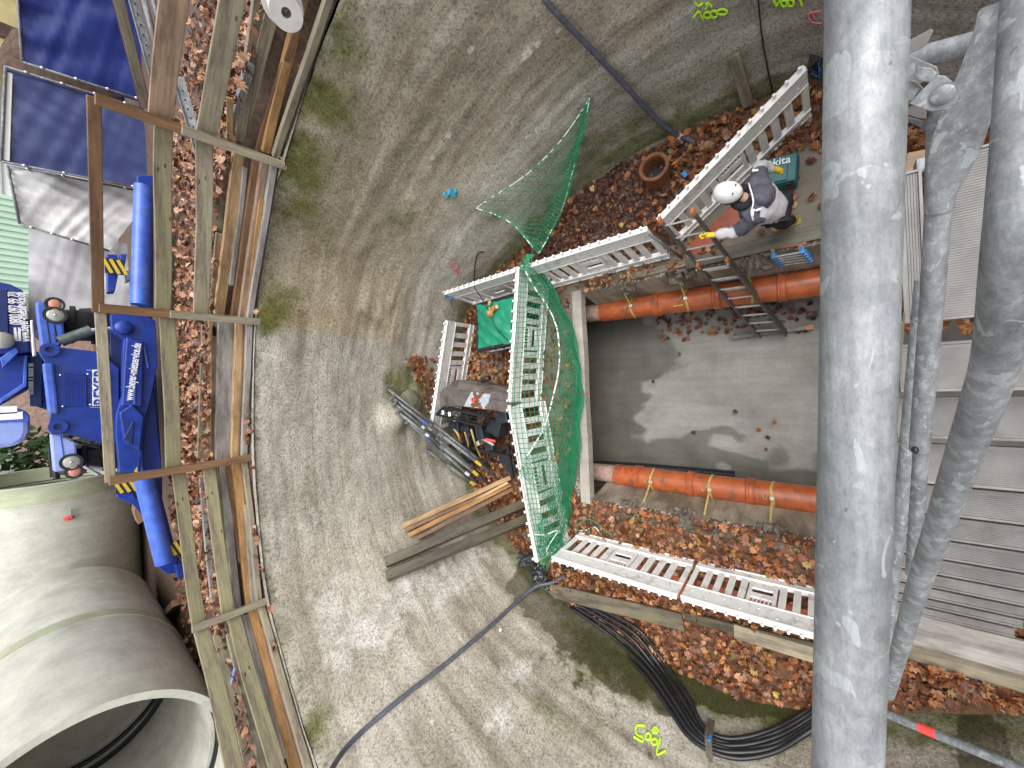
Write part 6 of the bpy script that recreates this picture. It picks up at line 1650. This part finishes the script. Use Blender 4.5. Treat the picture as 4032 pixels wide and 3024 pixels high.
# scaffold stair
sc = thing('scaffold_stair', 'aluminium scaffold stair descending to the left with ribbed treads and a yellowish stringer', 'stair', (-1.0, -.7, 1.2))
ZL = 3.5
def tread_box(x0, x1, y0, y1, z, nm='tread', ribs=True, mat='alu', th=.035):
    o = MB().box(((x0+x1)/2, (y0+y1)/2, z-th/2), (x1-x0, y1-y0, th)).build(nm, mat, sc, False, .003)
    r = MB()
    if ribs:
        k = y0+.012
        n = int((x1-x0-.04)/.0115)
        for j in range(n): r.box((x0+.024+j*.0115, (y0+y1)/2, z+.0015), (.0055, y1-y0-.02, .005))
        r.build('ribs', 'aludk', o)
    e = MB(); e.box((x0+.008, (y0+y1)/2, z+.004), (.016, y1-y0, .012)); e.box((x1-.008, (y0+y1)/2, z+.004), (.016, y1-y0, .012)); e.build('nosing', 'alu', o, False, .002)
    return o
def landing(x0, x1, y0, y1, z, nm):
    o = MB().box(((x0+x1)/2, (y0+y1)/2, z-.03), (x1-x0, y1-y0, .06)).build(nm, 'alu', sc, False, .003)
    r = MB()
    if nm == 'edge_deck':
        n = int((y1-y0-.03)/.0105)
        for j in range(n): r.box(((x0+x1)/2, y0+.018+j*.0105, z+.0015), (x1-x0-.03, .005, .005))
    else:
        n = int((x1-x0-.03)/.0125)
        for j in range(n): r.box((x0+.018+j*.0125, (y0+y1)/2, z+.0015), (.006, y1-y0-.03, .005))
    r.build('ribs', 'aludk', o)
    e = MB()
    for yy in (y0+.006, y1-.006): e.box(((x0+x1)/2, yy, z+.006), (x1-x0, .012, .014))
    for xx in (x0+.006, x1-.006): e.box((xx, (y0+y1)/2, z+.0055), (.012, y1-y0-.026, .012))
    e.build('edge', 'alu', o)
xe = P(3590, 1272, ZL).x; xs_ = P(3600, 672, ZL).x
y_a, y_b = P(3548, 1000, ZL).y, P(3642, 1000, ZL).y
landing(xe, xs_, y_b, y_a, ZL, 'edge_deck')
landing(xe, xs_+.03, -1.15, y_b-.025, ZL, 'deck')
x = xe-.05; z = ZL-.2
for k in range(11):
    TY = [1340, 1562, 1752, 1922, 2045, 2142, 2222, 2288, 2345, 2392, 2430, 2470]
    x1 = P(3800, TY[k], z).x; x0_ = P(3800, TY[k+1]-(22 if k < 2 else 7), z).x
    tread_box(x0_, x1, -1.15, P(3555, 1500, ZL).y-.01-.0*k, z, ribs=(k < 7), mat='alu' if k < 9 else 'alu'); z -= .2
sa = Vector((xe+.05, P(3540, 1300, ZL).y+.005, ZL+.01)); 
zz = 1.1; s2 = P(3478, 2440, zz); s2.y = sa.y
MB().beam(sa, Vector((s2.x, sa.y, zz)), .028, .15).build('stringer', 'algae', sc, False, .004)
MB().beam(sa+Vector((0, -.018, .075)), Vector((s2.x, sa.y-.018, zz+.075)), .008, .012).build('stringer_edge', 'alu', sc)
# landing planks at the foot
timber('plank', P(3440, 2430, 1.0), P(4250, 2650, 1.0), .30, .05, 'wood_grey', 'broad weathered plank at the foot of the scaffold stair', 'plank', warp=.01)
timber('plank', P(3440, 2500, .85), P(4250, 2735, .85), .26, .05, 'wood_old', 'mossy plank beneath the broad plank at the stair foot', 'plank', warp=.01)
single(MB().box(P(3655, 655, 3.38), (.08, .10, .09)), 'deck_hook', 'galv_thin', 'small grey deck bracket above the narrow ribbed deck', 'bracket', bevel=.004)
timber('timber_stub', P(3560, 655, 3.0), P(3640, 640, 3.0), .12, .08, 'wood_brown', 'brown timber stub beneath the deck end near the coupler', 'timber')
pts = []
for _ in range(900):
    q = P(random.uniform(3560, 4100), random.uniform(380, 1300), .3)
    if q.x > 0 and inside_plan(q.x, q.y): q.z = .04; pts.append((q, Vector((0, 0, 1))))
for _ in range(160):
    t = random.random(); pts.append((P(3540+t*560, 2610+t*190+random.gauss(0, 14), .95), Vector((0, 0, 1))))
leaves(pts, 'leaves_under_stair', LCOL, (.05, .08), .4)
